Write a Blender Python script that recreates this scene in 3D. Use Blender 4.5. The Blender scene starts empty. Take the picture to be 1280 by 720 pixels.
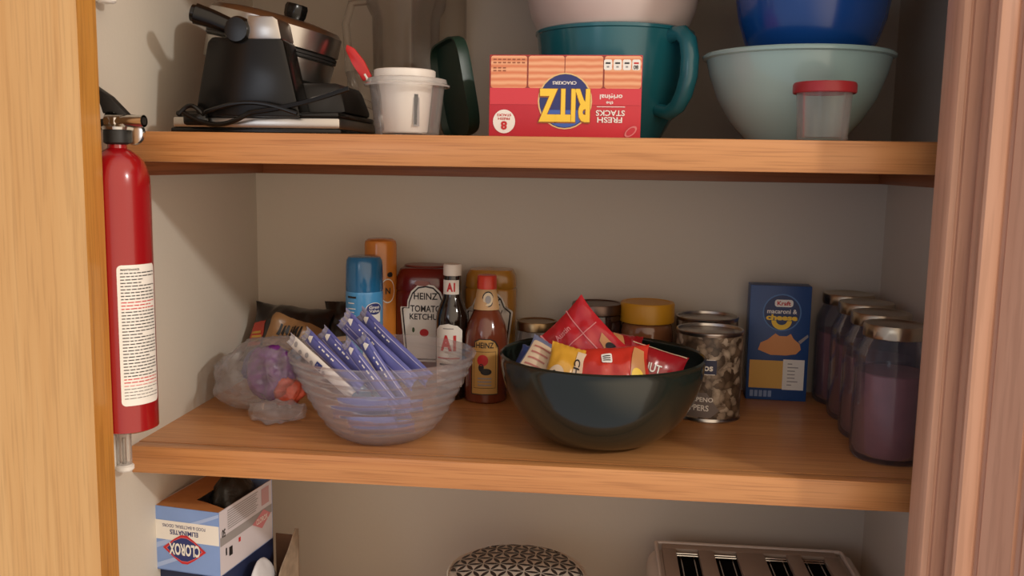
import bpy, bmesh, math, random
from mathutils import Vector, Matrix, noise
from math import sin, cos, pi, radians as R

sc = bpy.context.scene
COL = sc.collection
V = Vector

# ------------------------------------------------------------------ camera, light, exposure
F_PX, PITCH, YAW, ROLL = 1155.81, .1325, .1001, .0167
CAM = V((0.0, -1.0503, 1.551))
fw = V((-sin(YAW) * cos(PITCH), cos(YAW) * cos(PITCH), -sin(PITCH)))
r0 = V((cos(YAW), sin(YAW), 0)); u0 = r0.cross(fw)
rt = cos(ROLL) * r0 + sin(ROLL) * u0
up = -sin(ROLL) * r0 + cos(ROLL) * u0
cam_d = bpy.data.cameras.new('camera'); cam = bpy.data.objects.new('camera', cam_d); COL.objects.link(cam)
cam.matrix_world = Matrix(((rt.x, up.x, -fw.x, CAM.x), (rt.y, up.y, -fw.y, CAM.y), (rt.z, up.z, -fw.z, CAM.z), (0, 0, 0, 1)))
cam_d.sensor_width = 36; cam_d.lens = F_PX / 1280 * 36
cam_d.clip_start = .02
cam_d.dof.use_dof = True; cam_d.dof.focus_distance = 1.22; cam_d.dof.aperture_fstop = 11
sc.camera = cam

world = bpy.data.worlds.new('world'); sc.world = world; world.use_nodes = True
wn = world.node_tree; WN = wn.nodes
tc_ = WN.new('ShaderNodeTexCoord'); dot_ = WN.new('ShaderNodeVectorMath'); dot_.operation = 'DOT_PRODUCT'; dot_.inputs[1].default_value = (.74, -.62, .26)
wr_ = WN.new('ShaderNodeValToRGB'); wr_.color_ramp.interpolation = 'EASE'      # the lit side of the kitchen is to the right
wr_.color_ramp.elements[0].position = .15; wr_.color_ramp.elements[0].color = (.41, .40, .45, 1)
wr_.color_ramp.elements[1].position = .85; wr_.color_ramp.elements[1].color = (1.50, 1.19, .90, 1)
wn.links.new(tc_.outputs['Generated'], dot_.inputs[0]); wn.links.new(dot_.outputs['Value'], wr_.inputs['Fac'])
wn.links.new(wr_.outputs['Color'], WN['Background'].inputs[0]); WN['Background'].inputs[1].default_value = 1.0

def lamp(name, kind, loc, energy, color, **k):
    d = bpy.data.lights.new(name, kind); d.energy = energy; d.color = color
    for a, b in k.items(): setattr(d, a, b)
    o = bpy.data.objects.new(name, d); o.location = loc; COL.objects.link(o); return o
def aim(o, p):
    o.rotation_euler = (V(p) - o.location).to_track_quat('-Z', 'Y').to_euler()
lamp('kitchen_ceiling_lamp', 'POINT', (1.76, -1.35, 2.42), 84, (1, .965, .90), shadow_soft_size=.07)
w_ = lamp('kitchen_window_light', 'AREA', (-1.3, -2.7, 1.75), 3, (.82, .89, 1), shape='RECTANGLE', size=.55, size_y=.8)
aim(w_, (.3, .1, 1.4))

vs = sc.view_settings
vs.view_transform = 'Standard'; vs.look = 'None'; vs.gamma = 1; vs.exposure = 0; vs.use_curve_mapping = False

# ------------------------------------------------------------------ materials
def srgb(r, g, b):
    f = lambda c: (c / 12.92 if c <= .04045 else ((c + .055) / 1.055) ** 2.4)
    return (f(r / 255), f(g / 255), f(b / 255), 1)
MATS = {}
def mat(name, col, rough=.5, metal=0, coat=0, spec=.5, bump=0, bscale=60, vary=0, trans=0, alpha=1, sss=0):
    if name in MATS: return MATS[name]
    m = bpy.data.materials.new(name); m.use_nodes = True; MATS[name] = m
    nt = m.node_tree; b = nt.nodes['Principled BSDF']
    c = srgb(*col)
    b.inputs['Base Color'].default_value = c
    b.inputs['Roughness'].default_value = rough; b.inputs['Metallic'].default_value = metal
    b.inputs['Coat Weight'].default_value = coat; b.inputs['Coat Roughness'].default_value = .08
    b.inputs['Specular IOR Level'].default_value = spec
    b.inputs['Transmission Weight'].default_value = trans; b.inputs['Alpha'].default_value = alpha
    if sss:
        b.inputs['Subsurface Weight'].default_value = sss; b.inputs['Subsurface Radius'].default_value = (.01, .01, .01)
    if bump or vary:
        tc = nt.nodes.new('ShaderNodeTexCoord'); n = nt.nodes.new('ShaderNodeTexNoise')
        n.inputs['Scale'].default_value = bscale; n.inputs['Detail'].default_value = 5
        nt.links.new(tc.outputs['Object'], n.inputs['Vector'])
        if bump:
            bp = nt.nodes.new('ShaderNodeBump'); bp.inputs['Strength'].default_value = bump; bp.inputs['Distance'].default_value = .002
            nt.links.new(n.outputs['Fac'], bp.inputs['Height']); nt.links.new(bp.outputs['Normal'], b.inputs['Normal'])
        if vary:
            rp = nt.nodes.new('ShaderNodeValToRGB')
            rp.color_ramp.elements[0].position = .3; rp.color_ramp.elements[1].position = .7
            rp.color_ramp.elements[0].color = [x * (1 - vary) for x in c[:3]] + [1]
            rp.color_ramp.elements[1].color = [min(1, x * (1 + vary)) for x in c[:3]] + [1]
            nt.links.new(n.outputs['Fac'], rp.inputs['Fac']); nt.links.new(rp.outputs['Color'], b.inputs['Base Color'])
    return m

def wood(name, light, dark, axis, rough=.38, fine=1.0, coat=.15, grain=.55):
    m = bpy.data.materials.new(name); m.use_nodes = True; MATS[name] = m
    nt = m.node_tree; N = nt.nodes; L = nt.links; b = N['Principled BSDF']
    tc = N.new('ShaderNodeTexCoord')
    def mp(al, ac):
        q = N.new('ShaderNodeMapping'); s = [ac, ac, ac]; s['XYZ'.index(axis)] = al
        q.inputs['Scale'].default_value = s; L.new(tc.outputs['Object'], q.inputs['Vector']); return q
    def noi(al, ac, det=4, dist=0):
        n = N.new('ShaderNodeTexNoise'); n.inputs['Scale'].default_value = 1; n.inputs['Detail'].default_value = det
        n.inputs['Distortion'].default_value = dist; L.new(mp(al, ac).outputs['Vector'], n.inputs['Vector']); return n
    broad = noi(1.6, 26, 3, .8); pores = noi(9, 420 * fine, 3); lines = noi(2.2, 110 * fine, 2, .3)
    rp = N.new('ShaderNodeValToRGB'); e = rp.color_ramp.elements
    e[0].position = .32; e[0].color = srgb(*dark); e[1].position = .66; e[1].color = srgb(*light)
    mx = N.new('ShaderNodeMath'); mx.operation = 'MULTIPLY_ADD'; mx.inputs[1].default_value = .45
    L.new(lines.outputs['Fac'], mx.inputs[0])
    m2 = N.new('ShaderNodeMath'); m2.operation = 'MULTIPLY'; m2.inputs[1].default_value = .55
    L.new(broad.outputs['Fac'], m2.inputs[0]); L.new(m2.outputs[0], mx.inputs[2])
    L.new(mx.outputs[0], rp.inputs['Fac'])
    pr = N.new('ShaderNodeValToRGB'); pe = pr.color_ramp.elements
    pe[0].position = .36; pe[0].color = (.62, .56, .5, 1); pe[1].position = .5; pe[1].color = (1, 1, 1, 1)
    L.new(pores.outputs['Fac'], pr.inputs['Fac'])
    mul = N.new('ShaderNodeMixRGB'); mul.blend_type = 'MULTIPLY'; mul.inputs[0].default_value = grain
    L.new(rp.outputs['Color'], mul.inputs[1]); L.new(pr.outputs['Color'], mul.inputs[2])
    L.new(mul.outputs['Color'], b.inputs['Base Color'])
    b.inputs['Roughness'].default_value = rough; b.inputs['Coat Weight'].default_value = coat; b.inputs['Coat Roughness'].default_value = .2
    bp = N.new('ShaderNodeBump'); bp.inputs['Strength'].default_value = .15; bp.inputs['Distance'].default_value = .001
    L.new(pores.outputs['Fac'], bp.inputs['Height']); L.new(bp.outputs['Normal'], b.inputs['Normal'])
    return m

def clear(name, tint=(1, 1, 1), body=(230, 228, 225), fac=.12, rough=.12, edge=.55, bump=0, bscale=40):
    """clear or cloudy plastic / glass wall: see-through, some body colour, glossy skin"""
    if name in MATS: return MATS[name]
    m = bpy.data.materials.new(name); m.use_nodes = True; MATS[name] = m
    nt = m.node_tree; N = nt.nodes; L = nt.links; b = N['Principled BSDF']; out = N['Material Output']
    b.inputs['Base Color'].default_value = srgb(*body); b.inputs['Roughness'].default_value = rough
    t = N.new('ShaderNodeBsdfTransparent'); t.inputs[0].default_value = (*tint, 1)
    g = N.new('ShaderNodeBsdfGlossy'); g.inputs['Roughness'].default_value = rough
    lw = N.new('ShaderNodeLayerWeight'); lw.inputs['Blend'].default_value = .25
    k = N.new('ShaderNodeMath'); k.operation = 'MULTIPLY_ADD'; k.inputs[1].default_value = edge; k.inputs[2].default_value = fac; k.use_clamp = True
    L.new(lw.outputs['Facing'], k.inputs[0])
    mx = N.new('ShaderNodeMixShader'); L.new(k.outputs[0], mx.inputs[0]); L.new(t.outputs[0], mx.inputs[1]); L.new(b.outputs[0], mx.inputs[2])
    mg = N.new('ShaderNodeMixShader'); fk = N.new('ShaderNodeMath'); fk.operation = 'MULTIPLY'; fk.inputs[1].default_value = .5
    L.new(lw.outputs['Fresnel'], fk.inputs[0]); L.new(fk.outputs[0], mg.inputs[0])
    L.new(mx.outputs[0], mg.inputs[1]); L.new(g.outputs[0], mg.inputs[2]); L.new(mg.outputs[0], out.inputs['Surface'])
    if bump:
        tc = N.new('ShaderNodeTexCoord'); n = N.new('ShaderNodeTexNoise'); n.inputs['Scale'].default_value = bscale; n.inputs['Detail'].default_value = 6; n.inputs['Distortion'].default_value = 1.5
        bp = N.new('ShaderNodeBump'); bp.inputs['Strength'].default_value = bump; bp.inputs['Distance'].default_value = .004
        L.new(tc.outputs['Object'], n.inputs['Vector']); L.new(n.outputs['Fac'], bp.inputs['Height'])
        for q in (b, g): L.new(bp.outputs['Normal'], q.inputs['Normal'])
    return m

WALL = mat('cabinet_paint', (206, 199, 186), .75, bump=.12, bscale=180)
OAK_X = wood('oak_shelf', (208, 148, 92), (184, 122, 70), 'X', .36)
OAK_XD = wood('oak_cleat', (160, 98, 58), (128, 74, 42), 'X', .5)
OAK_YD = wood('oak_cleat_side', (160, 98, 58), (128, 74, 42), 'Y', .5)
OAK_Z = wood('oak_stile', (216, 174, 116), (204, 156, 96), 'Z', .42, .7, grain=.32)
OAK_ZI = wood('oak_stile_edge_shade', (204, 148, 70), (178, 118, 48), 'Z', .42, .7)
OAK_ZR = wood('oak_right_shade', (206, 158, 130), (186, 136, 108), 'Z', .42, .5, grain=.3)  # same oak, pinker and darker: cool shade of the right side in its colour
BLACK = mat('black_plastic', (14, 13, 12), .22, spec=.35)
BLACKM = mat('black_matte', (26, 25, 24), .55)
CHROME = mat('brushed_steel', (190, 186, 180), .28, 1)
CHROME2 = mat('polished_metal', (205, 202, 196), .16, 1)
WHITE = mat('white_ink', (236, 233, 226), .5)
INKK = mat('black_ink', (28, 26, 28), .5)
INKR = mat('red_ink', (196, 40, 44), .5)
INKG = mat('grey_ink', (150, 146, 146), .5)
GOLD = mat('gold_ink', (206, 160, 72), .45)
YELLOW = mat('yellow_ink', (246, 206, 66), .5)
NAVY = mat('navy_ink', (42, 52, 112), .5)
CLEAR = clear('clear_plastic', fac=.045, edge=.4)
GLASS = clear('clear_glass', fac=.03, rough=.04, edge=.25)

# ------------------------------------------------------------------ mesh builder
class MB:
    def __init__(s): s.bm = bmesh.new(); s.mats = []
    def mi(s, m):
        if m not in s.mats: s.mats.append(m)
        return s.mats.index(m)
    def merge(s, b2, m, M=None):
        """copy the temporary bmesh b2 in, with one material (or keep its indices if m is None)"""
        i = None if m is None else s.mi(m)
        mp = {}
        for v in b2.verts: mp[v] = s.bm.verts.new(M @ v.co if M else v.co)
        for f in b2.faces:
            try: g = s.bm.faces.new([mp[v] for v in f.verts])
            except ValueError: continue
            g.material_index = f.material_index if i is None else i; g.smooth = True
        b2.free()
    def box(s, x0, x1, y0, y1, z0, z1, m, bev=0, seg=2, M=None, taper=None):
        b = bmesh.new()
        bmesh.ops.create_cube(b, size=1, matrix=Matrix.Translation(((x0 + x1) / 2, (y0 + y1) / 2, (z0 + z1) / 2)) @ Matrix.Diagonal((x1 - x0, y1 - y0, z1 - z0, 1)))
        if taper:
            cx, cy = (x0 + x1) / 2, (y0 + y1) / 2
            for v in b.verts:
                if v.co.z > (z0 + z1) / 2: v.co.x = cx + (v.co.x - cx) * taper[0]; v.co.y = cy + (v.co.y - cy) * taper[1]
        if bev: bmesh.ops.bevel(b, geom=b.edges[:], offset=bev, segments=seg, profile=.5, affect='EDGES')
        s.merge(b, m, M); return s
    def lathe(s, prof, m, seg=56, c=(0, 0, 0), M=None, sx=1, sy=1, fn=None, ms=None):
        """prof: (r, z) from bottom to top; ms: optional material per profile span"""
        i = s.mi(m); c = V(c); rings = []
        for r, z in prof:
            if r < 1e-6:
                p = c + V((0, 0, z)); rings.append([s.bm.verts.new(M @ p if M else p)])
            else:
                ring = []
                for k in range(seg):
                    a = 2 * pi * k / seg; rr = r * (fn(a, z) if fn else 1)
                    p = c + V((rr * cos(a) * sx, rr * sin(a) * sy, z)); ring.append(s.bm.verts.new(M @ p if M else p))
                rings.append(ring)
        for q, (a, b) in enumerate(zip(rings, rings[1:])):
            mi_ = s.mi(ms[q]) if ms and ms[q] else i
            for k in range(seg):
                k2 = (k + 1) % seg
                if len(a) == 1 and len(b) == 1: continue
                if len(a) == 1: vs_ = (a[0], b[k2], b[k])
                elif len(b) == 1: vs_ = (a[k], a[k2], b[0])
                else: vs_ = (a[k], a[k2], b[k2], b[k])
                f = s.bm.faces.new(vs_); f.material_index = mi_; f.smooth = True
        return s
    def tube(s, pts, r, m, seg=10, M=None, caps=True, r2=None):
        pts = [V(p) for p in pts]; i = s.mi(m); rings = []; n = len(pts)
        prev = None
        for k, p in enumerate(pts):
            t = (pts[min(k + 1, n - 1)] - pts[max(k - 1, 0)]).normalized()
            a = prev if prev is not None else (V((0, 0, 1)) if abs(t.z) < .9 else V((1, 0, 0)))
            a = (a - t * a.dot(t)).normalized(); b = t.cross(a); prev = a
            rr = r if r2 is None else r + (r2 - r) * k / (n - 1)
            if callable(r): rr = r(k / (n - 1))
            ring = []
            for j in range(seg):
                q = p + a * rr * cos(2 * pi * j / seg) + b * rr * sin(2 * pi * j / seg)
                ring.append(s.bm.verts.new(M @ q if M else q))
            rings.append(ring)
        for a, b in zip(rings, rings[1:]):
            for j in range(seg):
                f = s.bm.faces.new((a[j], a[(j + 1) % seg], b[(j + 1) % seg], b[j])); f.material_index = i; f.smooth = True
        if caps:
            for ring in (rings[0][::-1], rings[-1]):
                f = s.bm.faces.new(ring); f.material_index = i
        return s
    def prism(s, poly, d0, d1, m, M, bev=0):
        """polygon in local XY, thickness along local Z from d0 to d1"""
        b = bmesh.new()
        lo = [b.verts.new((x, y, d0)) for x, y in poly]; hi = [b.verts.new((x, y, d1)) for x, y in poly]
        n = len(poly); b.faces.new(lo[::-1]); b.faces.new(hi)
        for k in range(n): b.faces.new((lo[k], lo[(k + 1) % n], hi[(k + 1) % n], hi[k]))
        if bev: bmesh.ops.bevel(b, geom=b.edges[:], offset=bev, segments=2, profile=.5, affect='EDGES')
        s.merge(b, m, M); return s
    def grid(s, fn, nu, nv, m, mfn=None, close_u=False):
        i = s.mi(m); g = [[s.bm.verts.new(fn(a / nu, b / nv)) for b in range(nv + 1)] for a in range(nu + (0 if close_u else 1))]
        na = len(g)
        for a in range(nu):
            for b in range(nv):
                f = s.bm.faces.new((g[a][b], g[(a + 1) % na][b], g[(a + 1) % na][b + 1], g[a][b + 1]))
                f.smooth = True; f.material_index = i if not mfn else s.mi(mfn((a + .5) / nu, (b + .5) / nv))
        return s
    # ---- printing: flat shapes in label coordinates (u right, v up), laid on a surface by fmap(u, v, off)
    def _print(s, b, fmap, m, off, step):
        if step:
            us = [v.co.x for v in b.verts]; vs2 = [v.co.y for v in b.verts]
            for ax, lo, hi in ((0, min(us), max(us)), (1, min(vs2), max(vs2))):
                st = step if ax == 0 else (step if fmap.__dict__.get('both') else 0)
                if not st: continue
                x = math.floor(lo / st) * st + st
                while x < hi:
                    bmesh.ops.bisect_plane(b, geom=b.verts[:] + b.edges[:] + b.faces[:], plane_co=(x if ax == 0 else 0, x if ax == 1 else 0, 0), plane_no=(1, 0, 0) if ax == 0 else (0, 1, 0), dist=1e-6)
                    x += st
        for v in b.verts: v.co = fmap(v.co.x, v.co.y, off)
        s.merge(b, m)
    def poly(s, pts, fmap, m, off=.0004, step=0):
        b = bmesh.new(); f = b.faces.new([b.verts.new((x, y, 0)) for x, y in pts])
        if f.calc_area() and f.normal.z < 0: f.normal_flip()
        bmesh.ops.triangulate(b, faces=b.faces[:])
        s._print(b, fmap, m, off, step); return s
    def rect(s, u0, u1, v0, v1, fmap, m, off=.0004, step=0):
        return s.poly([(u0, v0), (u1, v0), (u1, v1), (u0, v1)], fmap, m, off, step)
    def rrect(s, u0, u1, v0, v1, r, fmap, m, off=.0004, step=0):
        p = []
        for cx, cy, a0 in ((u1 - r, v1 - r, 0), (u0 + r, v1 - r, 90), (u0 + r, v0 + r, 180), (u1 - r, v0 + r, 270)):
            for k in range(5): a = R(a0 + k * 22.5); p.append((cx + r * cos(a), cy + r * sin(a)))
        return s.poly(p, fmap, m, off, step)
    def disc(s, cu, cv, ru, rv, fmap, m, off=.0004, step=0, n=28):
        return s.poly([(cu + ru * cos(2 * pi * k / n), cv + rv * sin(2 * pi * k / n)) for k in range(n)], fmap, m, off, step)
    def text(s, st, cu, cv, w, h, fmap, m, off=.0008, step=0, rot=0, bold=.02, shear=0):
        """letters fitted into a w x h box centred on (cu, cv), turned by rot degrees"""
        b = text_bm(st, bold, shear)
        xs = [v.co.x for v in b.verts]; ys = [v.co.y for v in b.verts]
        x0, x1, y0, y1 = min(xs), max(xs), min(ys), max(ys); ca, sa = cos(R(rot)), sin(R(rot))
        for v in b.verts:
            x = (v.co.x - (x0 + x1) / 2) / (x1 - x0) * w; y = (v.co.y - (y0 + y1) / 2) / (y1 - y0) * h
            v.co = (cu + x * ca - y * sa, cv + x * sa + y * ca, 0)
        s._print(b, fmap, m, off, step); return s
    def build(s, name, parent=None, loc=(0, 0, 0), rot=(0, 0, 0), ang=38, fix=True):
        if fix: bmesh.ops.recalc_face_normals(s.bm, faces=s.bm.faces[:])
        me = bpy.data.meshes.new(name); s.bm.to_mesh(me); s.bm.free()
        for m in s.mats: me.materials.append(m)
        me.set_sharp_from_angle(angle=R(ang))
        o = bpy.data.objects.new(name, me); COL.objects.link(o); o.location = loc; o.rotation_euler = rot
        if parent: o.parent = parent
        return o

TXT = {}
def text_bm(st, bold, shear):
    k = (st, bold, shear)
    if k not in TXT:
        c = bpy.data.curves.new('lettering', 'FONT'); c.body = st; c.resolution_u = 3; c.offset = bold; c.shear = shear; c.fill_mode = 'FRONT'
        o = bpy.data.objects.new('lettering', c); COL.objects.link(o)
        dg = bpy.context.evaluated_depsgraph_get(); dg.update()
        TXT[k] = bpy.data.meshes.new_from_object(o.evaluated_get(dg))
        bpy.data.objects.remove(o); bpy.data.curves.remove(c)
    b = bmesh.new(); b.from_mesh(TXT[k]); return b

def flat(ox, oy, oz, flip=False, side='front'):
    """label plane: front faces -Y; right faces +X; top faces +Z. flip turns the print upside down"""
    s = -1 if flip else 1
    if side == 'front': f = lambda u, v, o: V((ox + s * u, oy - o, oz + s * v))
    elif side == 'right': f = lambda u, v, o: V((ox + o, oy + s * u, oz + s * v))
    else: f = lambda u, v, o: V((ox + s * u, oy + s * v, oz + o))
    def g(u, v, o): return f(u, v, o)
    return g
def cyl(rad, oz=0, a=0, ox=0, oy=0, sx=1, sy=1, rfn=None):
    """label wrapped on an upright body of radius rad, centred on azimuth a from the front (degrees, + to the right)"""
    def g(u, v, o):
        t = u / rad + R(a); r = (rfn(v) if rfn else rad) + o
        return V((ox + r * sin(t) * sx, oy - r * cos(t) * sy, oz + v))
    return g

# ------------------------------------------------------------------ tagging
def tag(o, label, cat, group=None, kind=None):
    if label: o['label'] = label
    if cat: o['category'] = cat
    if group: o['group'] = group
    if kind: o['kind'] = kind
    return o
def thing(name, label, cat, loc, rz=0, group=None):
    o = bpy.data.objects.new(name, None); COL.objects.link(o); o.empty_display_size = .02
    o.location = loc; o.rotation_euler = (0, 0, R(rz)); return tag(o, label, cat, group)
def struct(o): o['kind'] = 'structure'; return o

# ------------------------------------------------------------------ the cupboard
XL, XR, D, TOPZ = -.574, .428, .428, 1.845
ZU, ZUB, ZM, ZMB, ZL = 1.583, 1.5475, 1.2, 1.166, .775
FR = -.10                                                    # back of the face frame
struct(MB().box(XL - .02, XL, FR, D + .02, .70, 2.1, WALL).build('wall_left'))
struct(MB().box(XR, XR + .02, FR + .012, D + .02, .70, 2.1, WALL).build('wall_right'))
struct(MB().box(XL, XR, D, D + .02, .70, 2.1, WALL).build('wall_back'))
struct(MB().box(XL, XR, -.005, D, TOPZ, TOPZ + .035, OAK_X, .002).build('ceiling'))
# left face frame stile: broad front face, inner edge coloured darker for the grazing light
b = MB(); b.box(-.95, -.539, -.1371, -.1005, .70, 2.1, OAK_Z)
b.bm.faces.ensure_lookup_table()
for f in b.bm.faces:
    f.normal_update()
    if f.normal.x > .9: f.material_index = b.mi(OAK_ZI)
struct(b.build('trim_1'))
# right face frame stile: inner edge, bead, front face
P = [(x + .019, y) for x, y in [(.317, -.05), (.317, -.084), (.320, -.088), (.326, -.0885), (.327, -.0865), (.329, -.0865), (.330, -.089), (.352, -.089), (.40, -.089), (.46, -.089), (.46, -.05)]]
struct(MB().prism(P, .70, 2.1, OAK_ZR, Matrix.Identity(4), 0).build('trim_2'))

def shelf(name, label, z0, z1):
    t = thing(name, label, 'shelf', (0, 0, z0))
    MB().box(XL, XR, 0, .02, 0, z1 - z0, OAK_X, .0015).build('front_edging', t)
    MB().box(XL, XR, .0205, D, .004, z1 - z0, OAK_X).build('board', t)
    return t
upper = shelf('shelf', 'upper oak shelf holding the waffle maker, cracker box and mixing bowls', ZUB, ZU)
MB().box(XL, XL + .018, .006, D, -.0167, 0, OAK_YD, .001).build('side_cleat', upper)
MB().box(XL + .018, XR - .018, D - .018, D, -.0167, .002, OAK_XD, .001).build('back_cleat', upper)
MB().box(XR - .018, XR, .006, D, -.0167, 0, OAK_YD, .001).build('side_cleat', upper)
middle = shelf('shelf', 'middle oak shelf holding the two bowls, sauce bottles and jars', ZMB, ZM)
lower = shelf('shelf', 'bottom oak shelf below the frame under toaster and trash bag box', ZL - .034, ZL)

# open cupboard door on the right, moulded inner face
t = thing('cabinet_door', 'open oak cabinet door with moulded edge at far right of picture', 'cabinet door', (.363, -.0925, 0))
a = R(-42.5)                                                   # swing
prof = [(0, 0), (0, .006), (.003, .010), (.009, .012), (.011, .018), (.014, .0205), (.017, .0205), (.027, .012), (.0285, .006), (.032, .006), (.034, .009), (.064, .009), (.066, .005), (.070, .005), (.073, .009), (.40, .008), (.405, .006), (.405, -.012), (0, -.012)]
M = Matrix.Rotation(a, 4, 'Z')
MB().prism([(p, -q) for p, q in prof], .70, 2.05, OAK_ZR, M @ Matrix.Diagonal((1, 1, 1, 1))).build('door_panel', t)
MB().tube([(.0, .003, .80), (.0, .003, .86)], .004, CHROME).build('hinge', t)
MB().tube([(.0, .003, 1.9), (.0, .003, 1.96)], .004, CHROME).build('hinge', t)

# ------------------------------------------------------------------ fire extinguisher on the left wall
RED = mat('extinguisher_red', (150, 12, 20), .22, coat=.5)
RX = .0335
t = thing('fire_extinguisher', 'red fire extinguisher hanging on the left wall behind the oak stile', 'fire extinguisher', (-.5405, -.0655, 1.243))
MB().lathe([(0, 0), (RX * .8, 0), (RX, .003), (RX, .276), (RX * .98, .287), (RX * .91, .297), (RX * .79, .306), (RX * .62, .312), (RX * .45, .316), (.0105, .319), (.0095, .328), (0, .328)], RED).build('cylinder', t)
fm = cyl(RX, .113, 60)
b = MB(); b.rrect(-.024, .024, -.079, .079, .005, fm, WHITE, .0003, .003)
b.text('MAINTENANCE:', -.010, .074, .020, .0022, fm, INKK, .0006, .004)
random.seed(4)
for k in range(40):
    v = .0695 - k * .0036
    ink = INKR if k in (9, 10, 11, 33, 34, 35) else INKK
    u1 = .021 if random.random() < .8 else random.uniform(.0, .018)
    x = -.0205
    while x < u1:
        w = random.uniform(.0025, .007); b.rect(x, min(x + w, u1), v, v + .0011 if k < 35 else v + .0007, fm, ink, .0006); x += w + .0011
b.build('instruction_label', t)
MB().lathe([(.011, .290), (.014, .292), (.014, .306), (.012, .309), (0, .309)], BLACKM).build('neck_collar', t, (0, 0, .033))
b = MB(); b.lathe([(.008, .307), (.015, .309), (.016, .312), (.010, .315), (.010, .322), (0, .323)], CHROME2, 24)
b.tube([(-.01, 0, .318), (.012, 0, .318)], .0095, CHROME2, 16)
b.build('valve', t, (0, 0, .030))
b = MB(); b.tube([(.010, -.004, .3185), (.016, -.005, .3185), (.0165, -.005, .3185), (.036, -.0075, .3185)], .0066, CHROME2, 20, caps=False)
b.tube([(.036, -.0075, .3185), (.0365, -.0075, .3185), (.030, -.007, .3185)], .0042, BLACKM, 16)
b.build('nozzle', t, (0, 0, .030))
M = Matrix.Translation((.012, .010, .312)) @ Matrix.Rotation(R(90), 4, 'X')
b = MB(); b.lathe([(0, 0), (.0125, 0), (.0135, .003), (.0125, .007), (.009, .0075), (0, .0075)], CHROME2, 28, M=M); b.build('gauge', t, (.004, 0, .024))
b = MB(); b.prism([(-.012, .326), (-.002, .330), (.012, .322), (.016, .325), (-.004, .345), (-.030, .362), (-.034, .356), (-.014, .338)], -.006, .006, BLACKM, Matrix.Rotation(R(90), 4, 'X'), .001)
b.build('lever', t, (0, 0, .030))
b = MB(); b.prism([(-.03, .320), (.006, .327), (.016, .326), (.02, .318), (.004, .313), (-.03, .309)], -.005, .005, BLACKM, Matrix.Translation((0, .016, 0)) @ Matrix.Rotation(R(90), 4, 'X'), .001)
b.build('carry_handle', t, (0, 0, .030))
MB().box(-.0335, -.026, -.012, .012, .02, .24, CHROME, .001, M=Matrix.Translation((0, 0, 0))).build('wall_bracket', t)

def fitting(z, label):
    t = thing('wall_hook', label, 'hook', (-.5605, -.040, z), group=None)
    MB().lathe([(.0085, .006), (.0085, .045), (.0078, .045), (.0078, .006), (.0085, .006)], CLEAR, 28).build('clear_sleeve', t)
    MB().lathe([(0, 0), (.0085, 0), (.0105, .002), (.0105, .006), (.0085, .008), (0, .008)], WHITE, 28).build('base_ring', t)
    MB().tube([(0, 0, .008), (.0, 0, .04)], .0025, CHROME, 8).build('pin', t)
    MB().box(-.0134, -.008, -.006, .006, .002, .044, WHITE, .001).build('mounting_plate', t)
fitting(1.183, 'small clear sleeve with white ring on wall below the red extinguisher')
fitting(1.722, 'small clear sleeve with white ring on wall above the extinguisher at top')

# ------------------------------------------------------------------ UPPER SHELF
# waffle maker
t = thing('waffle_maker', 'black and steel rotary waffle maker at left end of the upper shelf', 'waffle maker', (-.424, .15, ZU))
b = MB(); b.box(-.108, .105, -.105, .075, 0, .0065, BLACK, .002); b.box(-.106, .103, -.103, .073, .0065, .020, CHROME, .003); b.box(-.104, .101, -.1, .071, .020, .027, BLACK, .003)
b.build('base', t)
b = MB(); b.box(-.080, .100, -.06, .068, .027, .066, BLACKM, .008, taper=(.86, .8)); b.build('drip_housing', t)
# pivot post: tall black trapezoid with rounded shoulders, steel cap on its right
Mf = Matrix.Translation((0, -.062, 0)) @ Matrix.Rotation(R(90), 4, 'X')
b = MB(); b.prism([(-.076, .02), (.056, .02), (.036, .110), (.030, .114), (-.052, .114), (-.058, .108)], 0, .045, BLACK, Mf, .003); b.build('pivot_post', t)
b = MB(); b.prism([(-.008, .111), (.0345, .111), (.030, .134), (.024, .138), (-.008, .139)], -.001, .046, CHROME, Mf, .0025); b.build('post_cap', t)
b = MB()
Mh = Matrix.Translation((-.020, -.066, .122)) @ Matrix.Rotation(R(90), 4, 'X')
b.lathe([(0, -.004), (.015, -.004), (.0165, .0), (.0165, .040), (.014, .046), (0, .047)], BLACK, 28, M=Mh)
b.tube([(-.022, -.095, .124), (-.036, -.103, .129), (-.052, -.108, .135), (-.069, -.112, .140)], lambda k: .0090 + .0035 * k, BLACK, 14)
b.tube([(-.069, -.112, .140), (-.073, -.1125, .141)], .0100, BLACK, 14)
b.build('handle', t)
Md = Matrix.Translation((-.022, .015, .117)) @ Matrix.Rotation(R(13.5), 4, 'Y')
RD = .086
b = MB(); b.lathe([(RD - .004, .004), (RD, .006), (RD, .030), (RD - .006, .036), (RD - .03, .040), (0, .042)], CHROME, 56, M=Md); b.build('upper_plate', t)
b = MB(); b.lathe([(0, -.038), (RD - .010, -.037), (RD - .004, -.032), (RD - .002, -.006), (RD - .004, -.004)], CHROME, 56, M=Md); b.build('lower_plate', t)
b = MB(); b.lathe([(0, -.004), (RD - .003, -.004), (RD - .001, -.003), (RD - .001, -.0005), (RD - .004, 0), (RD - .001, .0005), (RD - .001, .0035), (RD - .003, .004), (0, .004)], BLACKM, 56, M=Md); b.build('gasket', t)
b = MB(); b.lathe([(.012, .0412), (.014, .046), (.0145, .056), (.013, .060), (0, .061)], BLACK, 24, M=Md @ Matrix.Translation((.025, -.01, 0)), fn=lambda a, z: 1 + .05 * cos(9 * a)); b.build('dial', t)
pts = []
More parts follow.
